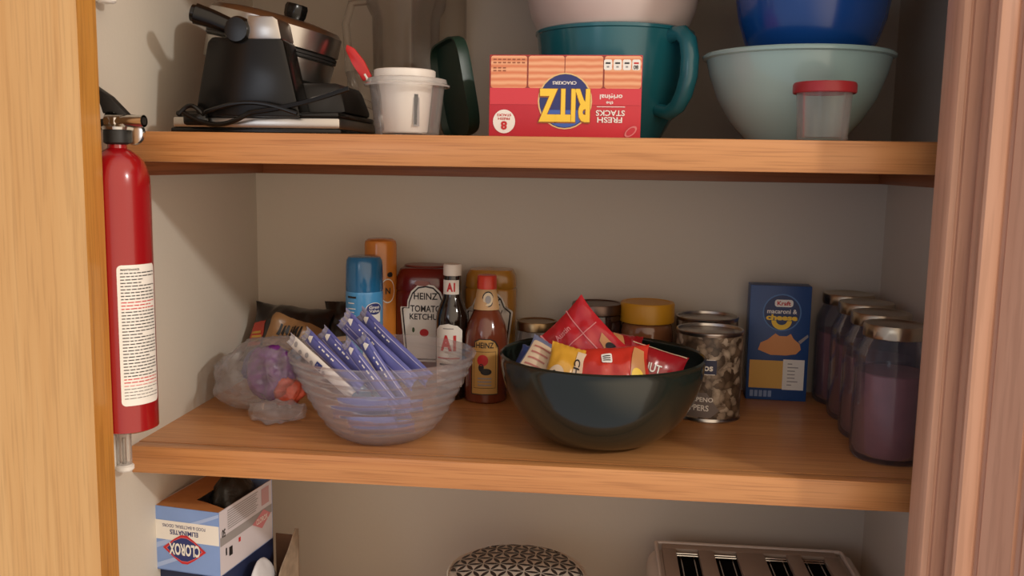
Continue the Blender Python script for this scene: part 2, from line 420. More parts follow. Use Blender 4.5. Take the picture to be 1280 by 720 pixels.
for k in range(40):
    q = k / 39
    pts.append((-.088 + .205 * q, -.1135 - .004 * sin(pi * q), .024 - .014 * sin(min(1, q * 2.4) * pi) * (q < .42) + (.030 * max(0, (q - .35) / .65) ** 1.6)))
b = MB(); b.tube(pts, .0030, BLACK, 8)
pts2 = [(-.092 + .03 * k / 10, -.115, .022 + .01 * sin(pi * k / 10)) for k in range(11)] + [(-.06 + .115 * k / 24, -.117 - .002 * sin(pi * k / 24), .024 + .012 * sin(pi * k / 24)) for k in range(1, 25)]
b.tube(pts2, .0026, BLACK, 8)
b.box(-.088, -.058, -.1155, -.1055, .009, .024, BLACK, .004)
b.build('power_cord', t)

# clear pitcher, tall box, small canister, red spatula
t = thing('pitcher', 'tall clear plastic pitcher standing behind the white tub', 'pitcher', (-.303, .335, ZU))
CL2 = clear('grey_clear_plastic', tint=(.93, .91, .88), body=(190, 182, 172), fac=.10, rough=.1, edge=.5)
b = MB(); b.lathe([(0, .002), (.046, 0), (.047, .004), (.050, .18), (.058, .195), (.060, .225), (.058, .225), (.056, .197), (.048, .182), (.045, .006), (0, .005)], CL2, 48); b.build('jug', t)
b = MB(); b.tube([(-.058, 0, .205), (-.080, -.01, .2), (-.088, -.012, .17), (-.084, -.01, .10), (-.070, -.004, .06), (-.047, 0, .05)], .006, CL2, 10); b.build('handle', t)
tb = thing('storage_container', 'tall square clear container standing behind the green lid', 'container', (-.268, .4115, ZU))
b = MB(); b.box(-.042, .042, -.0125, .0125, 0, .236, CL2, .004); b.build('body', tb)
b = MB(); b.box(-.044, .044, -.0145, .0145, .236, .246, CL2, .003); b.build('lid', tb)
t = thing('canister', 'small clear plastic canister right beside the waffle maker', 'canister', (-.345, .256, ZU))
t.scale = (.9, .9, 1.02)
b = MB(); b.lathe([(0, .001), (.026, 0), (.027, .003), (.0275, .084), (.029, .087), (.029, .092), (0, .093)], CL2, 40); b.build('body', t)
RP = mat('red_plastic', (206, 38, 38), .35)
t = thing('spatula', 'red plastic utensil tip leaning to the left behind the white tub', 'spatula', (-.268, .150, ZU))
M = Matrix.Rotation(R(-31), 4, 'Y')
b = MB(); b.tube([(0, 0, .003), (0, 0, .095)], .003, WHITE, 10, M=M); b.build('shaft', t)
b = MB(); b.prism([(-.0065, .088), (.0065, .088), (.008, .110), (.005, .130), (-.001, .139), (-.006, .134), (-.0075, .112)], -.0025, .0025, RP, M @ Matrix.Rotation(R(90), 4, 'X'), .001); b.build('blade', t)

# clear deli tub with a white cup inside it
t = thing('deli_container', 'round clear deli container with white cup in it in front of pitcher', 'container', (-.247, .085, ZU))
b = MB(); b.lathe([(0, .002), (.036, 0), (.039, .003), (.045, .055), (.046, .0625), (.0445, .0625), (.0435, .055), (.0375, .005), (0, .004)], CLEAR, 48); b.build('tub', t)
b = MB(); b.lathe([(.038, .061), (.052, .060), (.0525, .062), (.049, .064), (.048, .069), (.0445, .070), (.042, .066), (.038, .065)], clear('cloudy_lid', fac=.35, body=(225, 222, 218), edge=.4), 48); b.build('lid', t)
WP = mat('white_plastic', (228, 222, 214), .4)
tc = thing('plastic_cup', 'white plastic cup with wide rim set into clear deli container', 'cup', (-.250, .085, ZU + .004))
b = MB(); b.lathe([(0, 0), (.027, 0), (.028, .003), (.034, .060), (.0345, .066), (.0375, .067), (.0375, .075), (.036, .076), (.0335, .075), (.031, .066), (.026, .004), (0, .003)], WP, 48); b.build('cup_wall', tc)
fm = cyl(.0315, .03, 38); b = MB(); b.rect(-.004, .004, -.022, .018, fm, INKG, .0006, .002); b.poly([(-.003, -.02), (.0005, -.02), (.001, .0), (-.001, .004), (.002, .008), (.002, .016), (-.003, .016)], fm, INKK, .001, .002); b.build('printed_mark', tc)

# dark green lid standing on its edge
GREEN = mat('dark_green_plastic', (28, 56, 46), .4)
t = thing('container_lid', 'dark green oval lid standing on edge beside the cracker box', 'lid', (-.208, .215, ZU))
M = Matrix.Translation((-.004, 0, .0682)) @ Matrix.Rotation(R(-10.5), 4, 'Y') @ Matrix.Rotation(R(30), 4, 'Z') @ Matrix.Rotation(R(90), 4, 'Y')
def sq(a, z): return (abs(cos(a)) ** 5 + abs(sin(a)) ** 5) ** -.2
b = MB(); b.lathe([(.0, .010), (.044, .010), (.047, .006), (.054, .006), (.057, .010), (.0585, .006), (.0585, -.006), (.0565, -.006), (.055, .003), (0, .006)], GREEN, 60, M=M, sx=1.12, sy=.95, fn=sq); b.build('lid_shell', t)

# cracker box standing upside down
t = thing('cracker_box', 'red upside-down cracker box at the front of the upper shelf', 'box', (-.0525, .05, ZU), -1)
W, H, DP = .178, .0955, .082
REDB = mat('cracker_red', (196, 42, 56), .45, vary=.05, bscale=25)
b = MB(); b.box(-W / 2, W / 2, 0, DP, 0, H, REDB, .001); b.build('carton', t)
def stack_mat():
    m = mat('cracker_print', (222, 150, 104), .5); nt = m.node_tree
    tc = nt.nodes.new('ShaderNodeTexCoord'); wv = nt.nodes.new('ShaderNodeTexWave'); wv.bands_direction = 'Z'
    wv.inputs['Scale'].default_value = 42; wv.inputs['Distortion'].default_value = 1.2
    rp = nt.nodes.new('ShaderNodeValToRGB'); rp.color_ramp.elements[0].color = srgb(214, 128, 88); rp.color_ramp.elements[1].color = srgb(236, 176, 134)
    nt.links.new(tc.outputs['Object'], wv.inputs['Vector']); nt.links.new(wv.outputs['Fac'], rp.inputs['Fac']); nt.links.new(rp.outputs['Color'], nt.nodes['Principled BSDF'].inputs['Base Color']); return m
CRK = stack_mat(); CRD = mat('cracker_gap', (138, 58, 44), .5); PINK = mat('pale_red_print', (216, 120, 120), .5)
def pu(px): return (px - 706.5) / 191 * W
def pv(py): return H - (py - 71) / 103 * H
fm = flat(0, 0, 0); b = MB()
b.rect(-W / 2 + .001, W / 2 - .001, pv(112), H - .001, fm, CRD, .0003)
for x0, x1 in ((613, 658.5), (660.5, 705.5), (706.5, 753.5), (755.5, 801)): b.rrect(pu(x0), pu(x1), pv(112), H - .0012, .003, fm, CRK, .0005)
b.rect(-W / 2 + .001, W / 2 - .001, pv(132.5), pv(112), fm, mat('cracker_red_light', (208, 58, 70), .45), .0005)
b.disc(pu(707), pv(128), .0318, .0325, fm, mat('pale_gold_ink', (226, 190, 130), .5), .0007); b.disc(pu(707), pv(128), .0300, .0310, fm, NAVY, .0009)
b.poly([(pu(707) + .029 * cos(a_), pv(128) + .030 * sin(a_)) for a_ in [R(200 + k * 7) for k in range(21)]], fm, mat('mid_blue_ink', (62, 96, 176), .5), .0011)
fl = flat(0, 0, 0, True)   # upside-down print: the same plane read from above
def up_text(b, s, px, py, wp, hp, m, **k): b.text(s, -pu(px), -pv(py), wp / 191 * W, hp / 103 * H, fl, m, **k)
up_text(b, 'CRACKERS', 706, 105.5, 30, 4, WHITE, off=.0013)
up_text(b, 'RITZ', 706, 134, 66, 43, mat('ritz_shadow', (150, 90, 30), .5), off=.0013, bold=.06); up_text(b, 'RITZ', 706.5, 133.3, 64, 41, YELLOW, off=.0016, bold=.04)
up_text(b, 'original', 764.5, 121.5, 28, 8, WHITE, off=.0008); up_text(b, 'the', 763, 129.8, 9, 4, WHITE, off=.0008)
b.rect(pu(747), pu(782), pv(135), pv(134.2), fm, WHITE, .0008)
up_text(b, 'STACKS', 764, 142.3, 36, 7, WHITE, off=.0008); up_text(b, 'FRESH', 763.5, 150.8, 31, 7, WHITE, off=.0008)
b.disc(pu(630.5), pv(154), .0132, .0138, fm, WHITE, .0008)
up_text(b, '8', 630.5, 159, 8, 11, INKR, off=.0012, bold=.05); up_text(b, 'FRESH', 630.5, 150.5, 15, 3, INKR, off=.0012); up_text(b, 'STACKS', 630.5, 146, 18, 3, INKR, off=.0012)
for k, x in enumerate((754.5, 766.3, 777.8, 789.3)):
    b.rrect(pu(x), pu(x + 10), pv(89.5), pv(76.5), .002, fm, WHITE, .0008); b.rect(pu(x + 2), pu(x + 8), pv(82), pv(80), fm, INKK if k < 3 else INKR, .001); b.rect(pu(x + 3.5), pu(x + 6.5), pv(86.5), pv(84.5), fm, INKG, .001)
up_text(b, '80', 794, 86, 6, 5, INKK, off=.0011)
for k, y in enumerate((76, 80, 86.5, 90)): 
    x = 616
    while x < (653 if k < 2 else 632): b.rect(pu(x), pu(x + 4), pv(y + 1.6), pv(y), fm, mat('brown_ink', (150, 84, 56), .5), .0008); x += 6
ring = []
for q in (1, .72): ring.append([(pu(790) + q * (.0085 * cos(a_) * cos(.7) - .0045 * sin(a_) * sin(.7)), pv(165) + q * (.0085 * cos(a_) * sin(.7) + .0045 * sin(a_) * cos(.7))) for a_ in [2 * pi * k / 24 for k in range(24)]])
b.poly(ring[0], fm, PINK, .0008); b.poly(ring[1], fm, REDB, .001)
b.build('printed_front', t)

# stacked bowls
TEAL = mat('teal_plastic', (32, 108, 122), .22, coat=.3)
t = thing('batter_bowl', 'teal batter bowl with side handle behind the cracker box', 'bowl', (.004, .268, ZU))
t.scale = (1.085, 1.085, 1.075)
b = MB(); b.lathe([(0, .004), (.056, .003), (.058, 0), (.060, 0), (.062, .006), (.078, .035), (.090, .075), (.096, .115), (.0985, .134), (.1005, .135), (.1005, .1385), (.0975, .140), (.0945, .138), (.092, .115), (.086, .077), (.073, .036), (.055, .008), (0, .007)], TEAL, 64); b.build('bowl_wall', t)
ah = R(-46); hx = lambda r, z, k=0: (r * cos(ah), r * sin(ah), z)
b = MB(); b.tube([hx(.088, .124), hx(.100, .129), hx(.114, .128), hx(.123, .119), hx(.127, .100), hx(.126, .078), hx(.120, .058), hx(.111, .044), hx(.098, .036), hx(.080, .040)], lambda k: .0085 + .0025 * sin(pi * k), TEAL, 16); b.build('handle', t)
BW = mat('white_bowl', (214, 200, 194), .35, coat=.2)
t = thing('mixing_bowl', 'white mixing bowl stacked in the teal batter bowl', 'bowl', (.004, .268, 1.664))
t.scale = (1.085, 1.085, 1.085)
t.rotation_euler = (0, R(-2), 0)
b = MB(); b.lathe([(0, .002), (.040, 0), (.044, .002), (.070, .028), (.0905, .058), (.1035, .085), (.109, .112), (.112, .140), (.1145, .142), (.114, .146), (.110, .144), (.106, .112), (.1, .087), (.087, .061), (.066, .031), (.042, .006), (0, .005)], BW, 64); b.build('bowl_wall', t)
MINT = mat('mint_glass', (160, 194, 192), .2, coat=.4)
t = thing('mixing_bowl', 'pale mint green mixing bowl under the blue bowl', 'bowl', (.234, .175, ZU))
b = MB(); b.lathe([(0, .003), (.05, .002), (.052, 0), (.056, 0), (.060, .005), (.080, .027), (.097, .055), (.108, .085), (.1125, .104), (.117, .1055), (.1178, .1085), (.116, .1105), (.111, .109), (.1045, .085), (.093, .056), (.076, .030), (.055, .009), (0, .007)], MINT, 64); b.build('bowl_wall', t)
BLUE = mat('blue_bowl', (20, 74, 150), .22, coat=.4)
t = thing('mixing_bowl', 'deep blue mixing bowl stacked inside the mint green bowl', 'bowl', (.249, .178, 1.5905))
b = MB(); b.lathe([(0, .002), (.040, 0), (.044, .004), (.046, .05), (.052, .078), (.066, .096), (.080, .118), (.089, .145), (.0935, .172), (.096, .205), (.099, .210), (.0985, .214), (.094, .212), (.0905, .172), (.086, .146), (.077, .120), (.063, .099), (.05, .082), (.042, .052), (.04, .006), (0, .005)], BLUE, 64); b.build('bowl_wall', t)
# small clear jar, red lid
t = thing('plastic_jar', 'small clear plastic jar with red lid in front of mint bowl', 'jar', (.239, .035, ZU))
b = MB(); b.lathe([(0, .001), (.026, 0), (.0275, .003), (.030, .050), (.0305, .056), (.0285, .056), (.028, .05), (.0255, .004), (0, .004)], CLEAR, 44); b.build('body', t)
b = MB(); b.lathe([(.0335, .0525), (.0345, .0535), (.0345, .062), (.033, .0645), (.025, .0645), (.024, .063), (0, .063)], mat('red_lid', (158, 40, 46), .4), 44); b.build('lid', t)

# ------------------------------------------------------------------ MIDDLE SHELF
def pouch_surface(w, h, T, seed, wr=.004, M=None, fold=0):
    """both faces of a filled packet; returns f(u, v, side, off) with u, v in metres from the centre"""
    def f(u, v, side=1, off=0):
        a, c = max(-1, min(1, u / (w / 2))), max(-1, min(1, v / (h / 2)))
        bulge = max(0, 1 - abs(a) ** 2.2) ** .7 * max(0, 1 - abs(c) ** 2.6) ** .8
        n = noise.noise((u * 38 + seed, v * 38, seed * 1.7 + (5 if side < 0 else 0))) + .6 * noise.noise((u * 95 + seed, v * 60, side * 3.1))
        z = side * T / 2 * bulge + wr * n * (.25 + .75 * bulge) * (1 if bulge > 0 else 0)
        e = abs(c) ** 8
        z += .0009 * sin(u * 900) * e + wr * .8 * noise.noise((u * 30 + seed * 3, v * 9, 7)) + fold * a * a * h
        x = u * (1 - .10 * (1 - abs(c) ** 3) * (1 if T > .012 else .3)); y = v * (1 - .05 * (1 - a * a))
        p = V((x, y, z + side * off)); return M @ p if M else p
    return f
def pouch(name, label, cat, w, h, T, seed, M, mt, mfn=None, art=None, wr=.004, group=None, n=(26, 34), fold=0, back=None):
    f = pouch_surface(w, h, T, seed, wr, None, fold)
    loc, q, s_ = M.decompose()
    o = bpy.data.objects.new(name, None); COL.objects.link(o); o.location = loc; o.rotation_mode = 'QUATERNION'; o.rotation_quaternion = q; o.empty_display_size = .02
    tag(o, label, cat, group)
    b = MB()
    for side in (1, -1):
        b.grid(lambda a, c: f((a - .5) * w, (c - .5) * h, side), n[0], n[1], mt, (mfn if side > 0 else None))
    bmesh.ops.remove_doubles(b.bm, verts=b.bm.verts[:], dist=1e-5)
    b.build('wrapper', o, ang=80)
    if art:
        def g(u, v, off): return f(u, v, 1, off)
        g.both = True
        b = MB(); art(b, g); b.build('printed_front', o, ang=80, fix=False)
    return o
def basis(right, upv, loc):
    """matrix whose local X, Y run along right, up and whose Z faces the viewer"""
    x = V(right).normalized(); z = x.cross(V(upv)).normalized(); y = z.cross(x)
    return Matrix(((x.x, y.x, z.x, loc[0]), (x.y, y.y, z.y, loc[1]), (x.z, y.z, z.z, loc[2]), (0, 0, 0, 1)))

# snack bags in the back left corner
SNB = mat('black_foil', (30, 26, 26), .3, coat=.3); SNT = mat('tan_foil', (150, 112, 74), .35); SNG = mat('gold_foil', (186, 140, 62), .35)
def art1(b, g):
    b.rect(-.066, -.036, -.028, .014, g, mat('orange_red_ink', (196, 70, 52), .45), .0012, .006)
    for k in range(3): b.rect(-.062 + .002 * k, -.042 + .003 * k, -.008 - .007 * k, -.004 - .007 * k, g, GOLD, .002, .006)
    b.text('MIX', -.052, .006, .02, .009, g, WHITE, .002, .006) if False else None
    b.poly([(-.030, -.03), (-.02, .028), (.01, .022), (.07, .012), (.07, -.034), (.0, -.036)], g, SNT, .0012, .006)
    for k in range(7): 
        x = -.004 + .006 * k; b.poly([(x - .004, -.012 + .004 * (k % 3)), (x, .008 - .003 * (k % 2)), (x + .003, .007), (x + .001, -.013)], g, INKK, .002, .006)
pouch('snack_bag', 'black snack bag with tan band and red patch in back left corner', 'snack bag', .135, .105, .055, 3.3, basis((1, -.05, -.06), (0, .55, .85), (-.496, .350, 1.277)), SNB, art=art1, wr=.008)
def art2(b, g):
    for k in range(2): b.rect(-.045, .02, -.012 - .022 * k, -.004 - .022 * k, g, GOLD, .0015, .006)
pouch('snack_bag', 'black snack bag with gold stripes behind the blue spray can', 'snack bag', .066, .125, .035, 8.1, basis((1, .08, .12), (-.1, .4, .9), (-.408, .372, 1.274)), SNB, art=art2, wr=.006)

# crumpled clear bag with purple sweets
BAGM = clear('crinkled_film', tint=(.97, .97, .98), body=(205, 200, 205), fac=.15, rough=.14, edge=.5, bump=1.0, bscale=38)
t = thing('plastic_bag', 'crumpled clear plastic bag of purple packets left of clear bowl', 'plastic bag', (-.475, .195, ZM))
def bagf(a, c):
    th = a * 2 * pi; ph = c * pi
    n_ = V((sin(ph) * cos(th), sin(ph) * sin(th), cos(ph)))
    p = V((n_.x * .070, n_.y * .068, .058 - .058 * cos(ph)))
    rid = lambda f, o: 1 - 2 * abs(noise.noise(n_ * f + V((o, 1, 2))))
    d = 1 + .15 * noise.noise(n_ * 2.1) + .06 * rid(4.5, 4) + .035 * rid(9, 9) + .012 * rid(19, 2)
    p.x *= d; p.y *= d; p.z *= .86 + .34 * (d - 1)
    q = p.z / .116
    p.x += .030 * (q - .35) * (1 if q > .35 else .6) ; p.y += .02 * q
    if n_.x < -.2 and q < .35: p.x -= .022 * (-n_.x - .2) * (1 - q / .35); p.y -= .03 * (-n_.x - .2) * (1 - q / .35)
    return V((max(-.085, min(.075, p.x)), p.y, max(.0012, p.z)))
b = MB(); b.grid(bagf, 110, 70, BAGM, close_u=True); bmesh.ops.remove_doubles(b.bm, verts=b.bm.verts[:], dist=1e-5); b.build('film', t, ang=80)
def tailf(a, c):
    r_ = .015 * (.7 + .5 * sin(pi * c)) * (1 + .55 * noise.noise(V((cos(a * 2 * pi), sin(a * 2 * pi), c * 3)) * 2))
    return V((.002 + .075 * c, -.062 - .008 * sin(c * pi) + r_ * cos(a * 2 * pi) * .9, max(.0012, .014 + .003 * c + r_ * sin(a * 2 * pi) * .85)))
b = MB(); b.grid(tailf, 26, 24, BAGM, close_u=True); b.build('twisted_end', t, ang=80)
PUR = mat('purple_wrapper', (98, 36, 112), .25, coat=.5, bump=.8, bscale=70, vary=.45); ORG = mat('orange_wrapper', (196, 88, 66), .35, vary=.35, bscale=50); NVW = mat('indigo_wrapper', (70, 66, 124), .35, vary=.25, bscale=50)
def sweet(label, w, h, T, sd, M, m):
    loc, q, s_ = M.decompose()
    o = bpy.data.objects.new('sweet_packet', None); COL.objects.link(o); o.location = loc; o.rotation_mode = 'QUATERNION'; o.rotation_quaternion = q; tag(o, label, 'sweet packet')
    def f(a, c):
        th = a * 2 * pi; ph = c * pi; d = V((sin(ph) * cos(th), sin(ph) * sin(th), cos(ph)))
        k = 1 + .22 * noise.noise(d * 1.8 + V((sd, 0, 0))) + .10 * (1 - 2 * abs(noise.noise(d * 5 + V((0, sd, 0)))))
        return V((d.x * w / 2 * k, d.y * h / 2 * k, d.z * T / 2 * k))
    b = MB(); b.grid(f, 44, 28, m, close_u=True); bmesh.ops.remove_doubles(b.bm, verts=b.bm.verts[:], dist=1e-5); b.build('wrapper', o, ang=80)
    return o
sweet('purple wrapped packet inside the crumpled clear bag', .062, .074, .034, 1, basis((1, .1, .15), (0, .3, 1), (-.457, .168, 1.258)), PUR)
sweet('orange wrapped packet low inside the crumpled clear bag beside bowl', .042, .036, .024, 2, basis((1, .1, .1), (0, .3, 1), (-.430, .158, 1.236)), ORG)
sweet('indigo wrapped packet behind the purple one in the clear bag', .06, .05, .024, 5, basis((1, .2, .35), (0, .4, 1), (-.480, .204, 1.262)), NVW)

# cooking spray can
SB = mat('spray_blue', (72, 150, 206), .3, coat=.3); SBC = mat('spray_cap_blue', (36, 104, 152), .2, coat=.4)
t = thing('spray_can', 'blue cooking spray can with dark blue cap behind the clear bowl', 'spray can', (-.355, .285, ZM))
b = MB(); b.lathe([(0, .002), (.024, .001), (.026, 0), (.0275, .002), (.0275, .158), (.0268, .166), (.024, .170), (0, .171)], SB, 48); b.build('can_body', t)
b = MB(); b.lathe([(.0272, .162), (.0278, .164), (.0272, .200), (.0262, .208), (.0235, .2125), (.018, .214), (0, .2145)], SBC, 48); b.build('cap', t)
fm = cyl(.0276, .125, 8); b = MB()
b.poly([(-.004, -.10), (.030, -.10), (.030, .013), (.015, .004), (.006, -.006)], fm, WHITE, .0003, .004)
b.disc(.0185, .0125, .0125, .0085, fm, NAVY, .0007, .004); b.disc(.0185, .0125, .0135, .0095, fm, WHITE, .0005, .004); b.text('Great', .0185, .0152, .017, .0048, fm, WHITE, .0011, .003); b.text('Value', .0185, .0097, .017, .0044, fm, WHITE, .0011, .003)
b.text('Veg', .0205, -.0105, .018, .0115, fm, INKK, .0007, .003, bold=0)
b.rect(-.025, -.009, .028, .031, fm, INKK, .0004, .004); b.rect(-.024, -.012, .020, .0215, fm, WHITE, .0004, .004)
for k in range(5): b.rect(-.024, -.010 - .002 * (k % 2), .012 - .005 * k, .0132 - .005 * k, fm, WHITE, .0004, .004)
b.build('printed_label', t)

# orange squeeze bottle
OR = mat('orange_plastic', (206, 128, 50), .25, coat=.3)
t = thing('squeeze_bottle', 'tall orange bottle standing between spray can and ketchup', 'bottle', (-.3475, .355, ZM))
b = MB(); b.lathe([(0, .001), (.022, 0), (.025, .003), (.025, .225), (.0235, .231), (.019, .234), (0, .2345)], OR, 40); b.build('bottle_body', t)
fm = cyl(.025, .155, 35); b = MB(); b.disc(.002, 0, .013, .019, fm, WHITE, .0003, .004); b.disc(.002, 0, .0115, .0172, fm, OR, .0006, .004); b.text('N', .002, .0, .008, .010, fm, INKK, .0009, .003); b.disc(.006, .025, .005, .004, fm, INKK, .0004, .004); b.build('printed_label', t)

def sup(n): return lambda a, z: (abs(cos(a)) ** n + abs(sin(a)) ** n) ** (-1 / n)
KEY = [(-.5, -.5), (.5, -.5), (.64, .18), (.62, .20), (.46, .20), (.45, .28), (.36, .40), (.2, .48), (0, .5), (-.2, .48), (-.36, .40), (-.45, .28), (-.46, .20), (-.62, .20), (-.64, .18)]
def keystone(b, fm, cu, cv, w, h, ink, paper, off, step):
    b.poly([(cu + x * w, cv + y * h) for x, y in KEY], fm, paper, off, step)
    b.poly([(cu + x * w * .93, cv + y * h * .955) for x, y in KEY], fm, ink, off + .0003, step); b.poly([(cu + x * w * .87, cv + y * h * .915) for x, y in KEY], fm, paper, off + .0006, step)
def flatfront(oy, oz): return flat(0, oy, oz)
# large ketchup
KR = mat('ketchup_red', (104, 26, 22), .2, coat=.5)
t = thing('ketchup_bottle', 'large dark red ketchup bottle with white keystone label at back', 'bottle', (-.279, .379, ZM))
b = MB(); b.lathe([(0, .002), (.046, 0), (.0485, .004), (.0485, .145), (.0480, .150), (.0465, .153), (.0485, .156), (.0470, .172), (.041, .187), (.036, .190), (0, .191)], KR, 64, sx=1, sy=.80, fn=sup(3.2)); b.build('bottle_body', t)
b = MB(); b.lathe([(.034, .1895), (.036, .191), (.0345, .193), (0, .1935)], mat('ketchup_cap', (120, 60, 52), .3), 48, sy=.75); b.build('cap', t)
def fo(rad, sy, oz, n=3.2, ox=0):
    def g(u, v, o):
        x = max(-.999, min(.999, u / rad)); y = (1 - abs(x) ** n) ** (1 / n) * rad * sy
        return V((ox + u, -y - o, oz + v))
    return g
fm = fo(.0485, .80, .108); b = MB()
keystone(b, fm, .006, -.002, .064, .122, INKK, WHITE, .0005, .004)
b.text('HEINZ', .006, .040, .037, .0105, fm, INKK, .0016, .004); b.text('TOMATO', .006, .0205, .048, .0105, fm, INKK, .0016, .004); b.text('KETCHUP', .006, .008, .050, .0095, fm, INKK, .0016, .004)
b.disc(.004, -.017, .007, .006, fm, INKR, .0016, .004); b.disc(-.013, -.013, .002, .004, fm, mat('leaf_green', (60, 84, 44), .5), .0016, .004)
b.build('printed_label', t)
b = MB(); b.disc(0, .060, .012, .0045, fm, mat('ketchup_emboss', (150, 96, 88), .3), .0009, .004); b.build('embossed_oval', t)

# mustard behind
MU = mat('mustard_yellow', (176, 126, 48), .25, coat=.4)
t = thing('mustard_bottle', 'large mustard yellow bottle behind the red-capped sauce bottle', 'bottle', (-.178, .394, ZM))
b = MB(); b.lathe([(0, .002), (.038, 0), (.0405, .004), (.0405, .155), (.0385, .158), (.0405, .161), (.0390, .178), (.034, .187), (0, .190)], MU, 60, sx=1, sy=.75, fn=sup(3.2)); b.build('bottle_body', t)
fm = fo(.0405, .75, .105); b = MB()
keystone(b, fm, 0, -.002, .058, .106, INKK, WHITE, .0005, .004); b.text('HEINZ', 0, .034, .036, .010, fm, INKK, .0016, .004); b.text('YELLOW', 0, .0165, .044, .010, fm, INKK, .0016, .004); b.text('MUSTARD', 0, .0045, .046, .009, fm, INKK, .0016, .004)
b.build('printed_label', t)

# steak sauce
DK = mat('steak_sauce_glass', (28, 18, 12), .1, coat=.6)
t = thing('steak_sauce_bottle', 'dark steak sauce bottle with white cap in front of ketchup', 'bottle', (-.226, .306, ZM))
b = MB(); b.lathe([(0, .002), (.022, 0), (.0245, .003), (.0245, .118), (.0235, .128), (.019, .142), (.0145, .152), (.0135, .158), (.0130, .186), (.012, .187), (0, .187)], DK, 44); b.build('bottle_body', t)
b = MB(); b.lathe([(.0125, .1855), (.0135, .1865), (.0135, .2015), (.0125, .203), (0, .2035)], WP, 36, fn=lambda a, z: 1 + .012 * cos(30 * a)); b.build('cap', t)
fm = cyl(.0245, .075, -4); b = MB()
sh = [(-.022, -.055), (.022, -.055), (.022, .031), (.014, .038), (0, .041), (-.014, .038), (-.022, .031)]
b.poly(sh, fm, WHITE, .0003, .004); b.text('A1', 0, .012, .024, .024, fm, INKR, .0007, .003, bold=.05); b.rect(-.008, .008, .033, .0345, fm, INKG, .0006, .003); b.rect(-.018, .018, -.012, -.010, fm, INKR, .0006, .003); b.rect(-.014, .014, -.022, -.019, fm, INKK, .0006, .003)
f2 = cyl(.0136, .1695, -4); b.rect(-.014, .014, -.011, .0105, f2, WHITE, .0003, .003); b.text('A1', .001, 0, .0125, .0135, f2, INKR, .0007, .003, bold=.05)
b.build('printed_label', t)

# red-capped brown sauce
BS = mat('brown_sauce_glass', (112, 54, 34), .15, coat=.5)
t = thing('sauce_bottle', 'brown sauce bottle with red cap and gold label between the bowls', 'bottle', (-.173, .300, ZM))
b = MB(); b.lathe([(0, .002), (.029, 0), (.032, .003), (.032, .088), (.0315, .100), (.028, .116), (.0215, .131), (.016, .141), (.0145, .147), (.0140, .168), (.0125, .169), (0, .169)], BS, 48); b.build('bottle_body', t)
b = MB(); b.lathe([(.013, .1675), (.0145, .1685), (.0142, .187), (.013, .1885), (0, .189)], mat('red_cap', (204, 62, 42), .35), 40, fn=lambda a, z: 1 + .015 * cos(32 * a)); b.build('cap', t)
fm = cyl(.032, .06, 4); LG = mat('label_gold', (196, 152, 84), .5); b = MB()
b.poly([(-.021, -.046), (.021, -.046), (.021, .026), (.016, .026), (.016, .034), (.008, .038), (-.008, .038), (-.016, .034), (-.016, .026), (-.021, .026)], fm, INKK, .0003, .004)
b.poly([(-.0195, -.0445), (.0195, -.0445), (.0195, .0245), (.0145, .0245), (.0145, .0325), (.0075, .0365), (-.0075, .0365), (-.0145, .0325), (-.0145, .0245), (-.0195, .0245)], fm, LG, .0005, .004)
b.rect(-.0165, .0165, -.036, .019, fm, INKK, .0007, .004); b.rect(-.0158, .0158, -.0353, .0183, fm, LG, .0009, .004)
b.text('HEINZ', 0, .0285, .026, .0085, fm, INKK, .0009, .004)
b.disc(-.003, .006, .008, .0085, fm, INKR, .0013, .004); b.disc(-.005, -.005, .004, .006, fm, INKK, .0013, .004); b.disc(.002, -.011, .008, .005, fm, INKK, .0013, .004)
for k in range(3): b.rect(-.010, .010, -.022 - .005 * k, -.020 - .005 * k, fm, INKG, .0013, .004)
f2 = cyl(.0145, .152, 6, rfn=lambda v: .0150 + max(0, -.004 - v) * .55); b.rect(-.0175, .0175, -.0135, .0165, f2, mat('neck_label_tan', (190, 150, 104), .5), .0004, .002); b.disc(.002, .0025, .0078, .0115, f2, INKK, .0012, .002); b.disc(.002, .0025, .0064, .0098, f2, mat('cream_ink', (214, 196, 166), .5), .0020, .002); b.disc(.002, .002, .0035, .006, f2, INKG, .0028, .002)
b.build('printed_label', t)

# jars and tins behind the dark bowl
LIDG = mat('brass_lid', (150, 126, 92), .3, 1)
def ring_lid(t, r, z, m, h=.012):
    b = MB(); b.lathe([(r - .001, z), (r, z + .001), (r, z + h - .002), (r - .001, z + h), (r - .004, z + h), (r - .005, z + h - .0015), (0, z + h - .001)], m, 44, fn=lambda a, zz: 1 + .006 * cos(40 * a) * (zz < z + h - .003)); b.build('lid', t)
t = thing('glass_jar', 'short glass jar with brass-coloured lid behind the left of dark bowl', 'jar', (-.100, .335, ZM))
b = MB(); b.lathe([(0, .002), (.030, 0), (.033, .003), (.033, .088), (.031, .098), (.0295, .104), (.0285, .104), (.030, .097), (.0315, .087), (.0315, .005), (0, .004)], GLASS, 40); b.build('glass_body', t)
b = MB(); b.lathe([(0, .005), (.031, .005), (.031, .075), (0, .076)], mat('dark_contents', (64, 44, 34), .5), 36); b.build('contents', t)
ring_lid(t, .0315, .103, LIDG, .014)
t = thing('glass_jar', 'dark jar with grey metal lid between red snack bag and yellow-lidded jar', 'jar', (-.0095, .350, ZM))
b = MB(); b.lathe([(0, .002), (.034, 0), (.0375, .003), (.0375, .118), (.036, .128), (0, .130)], mat('dark_jar', (50, 30, 26), .15, coat=.5), 44); b.build('glass_body', t)
ring_lid(t, .0385, .129, mat('dull_lid', (110, 92, 84), .35, 1), .016)
t = thing('peanut_butter_jar', 'peanut butter jar with bright yellow lid behind the dark bowl', 'jar', (.066, .345, ZM))
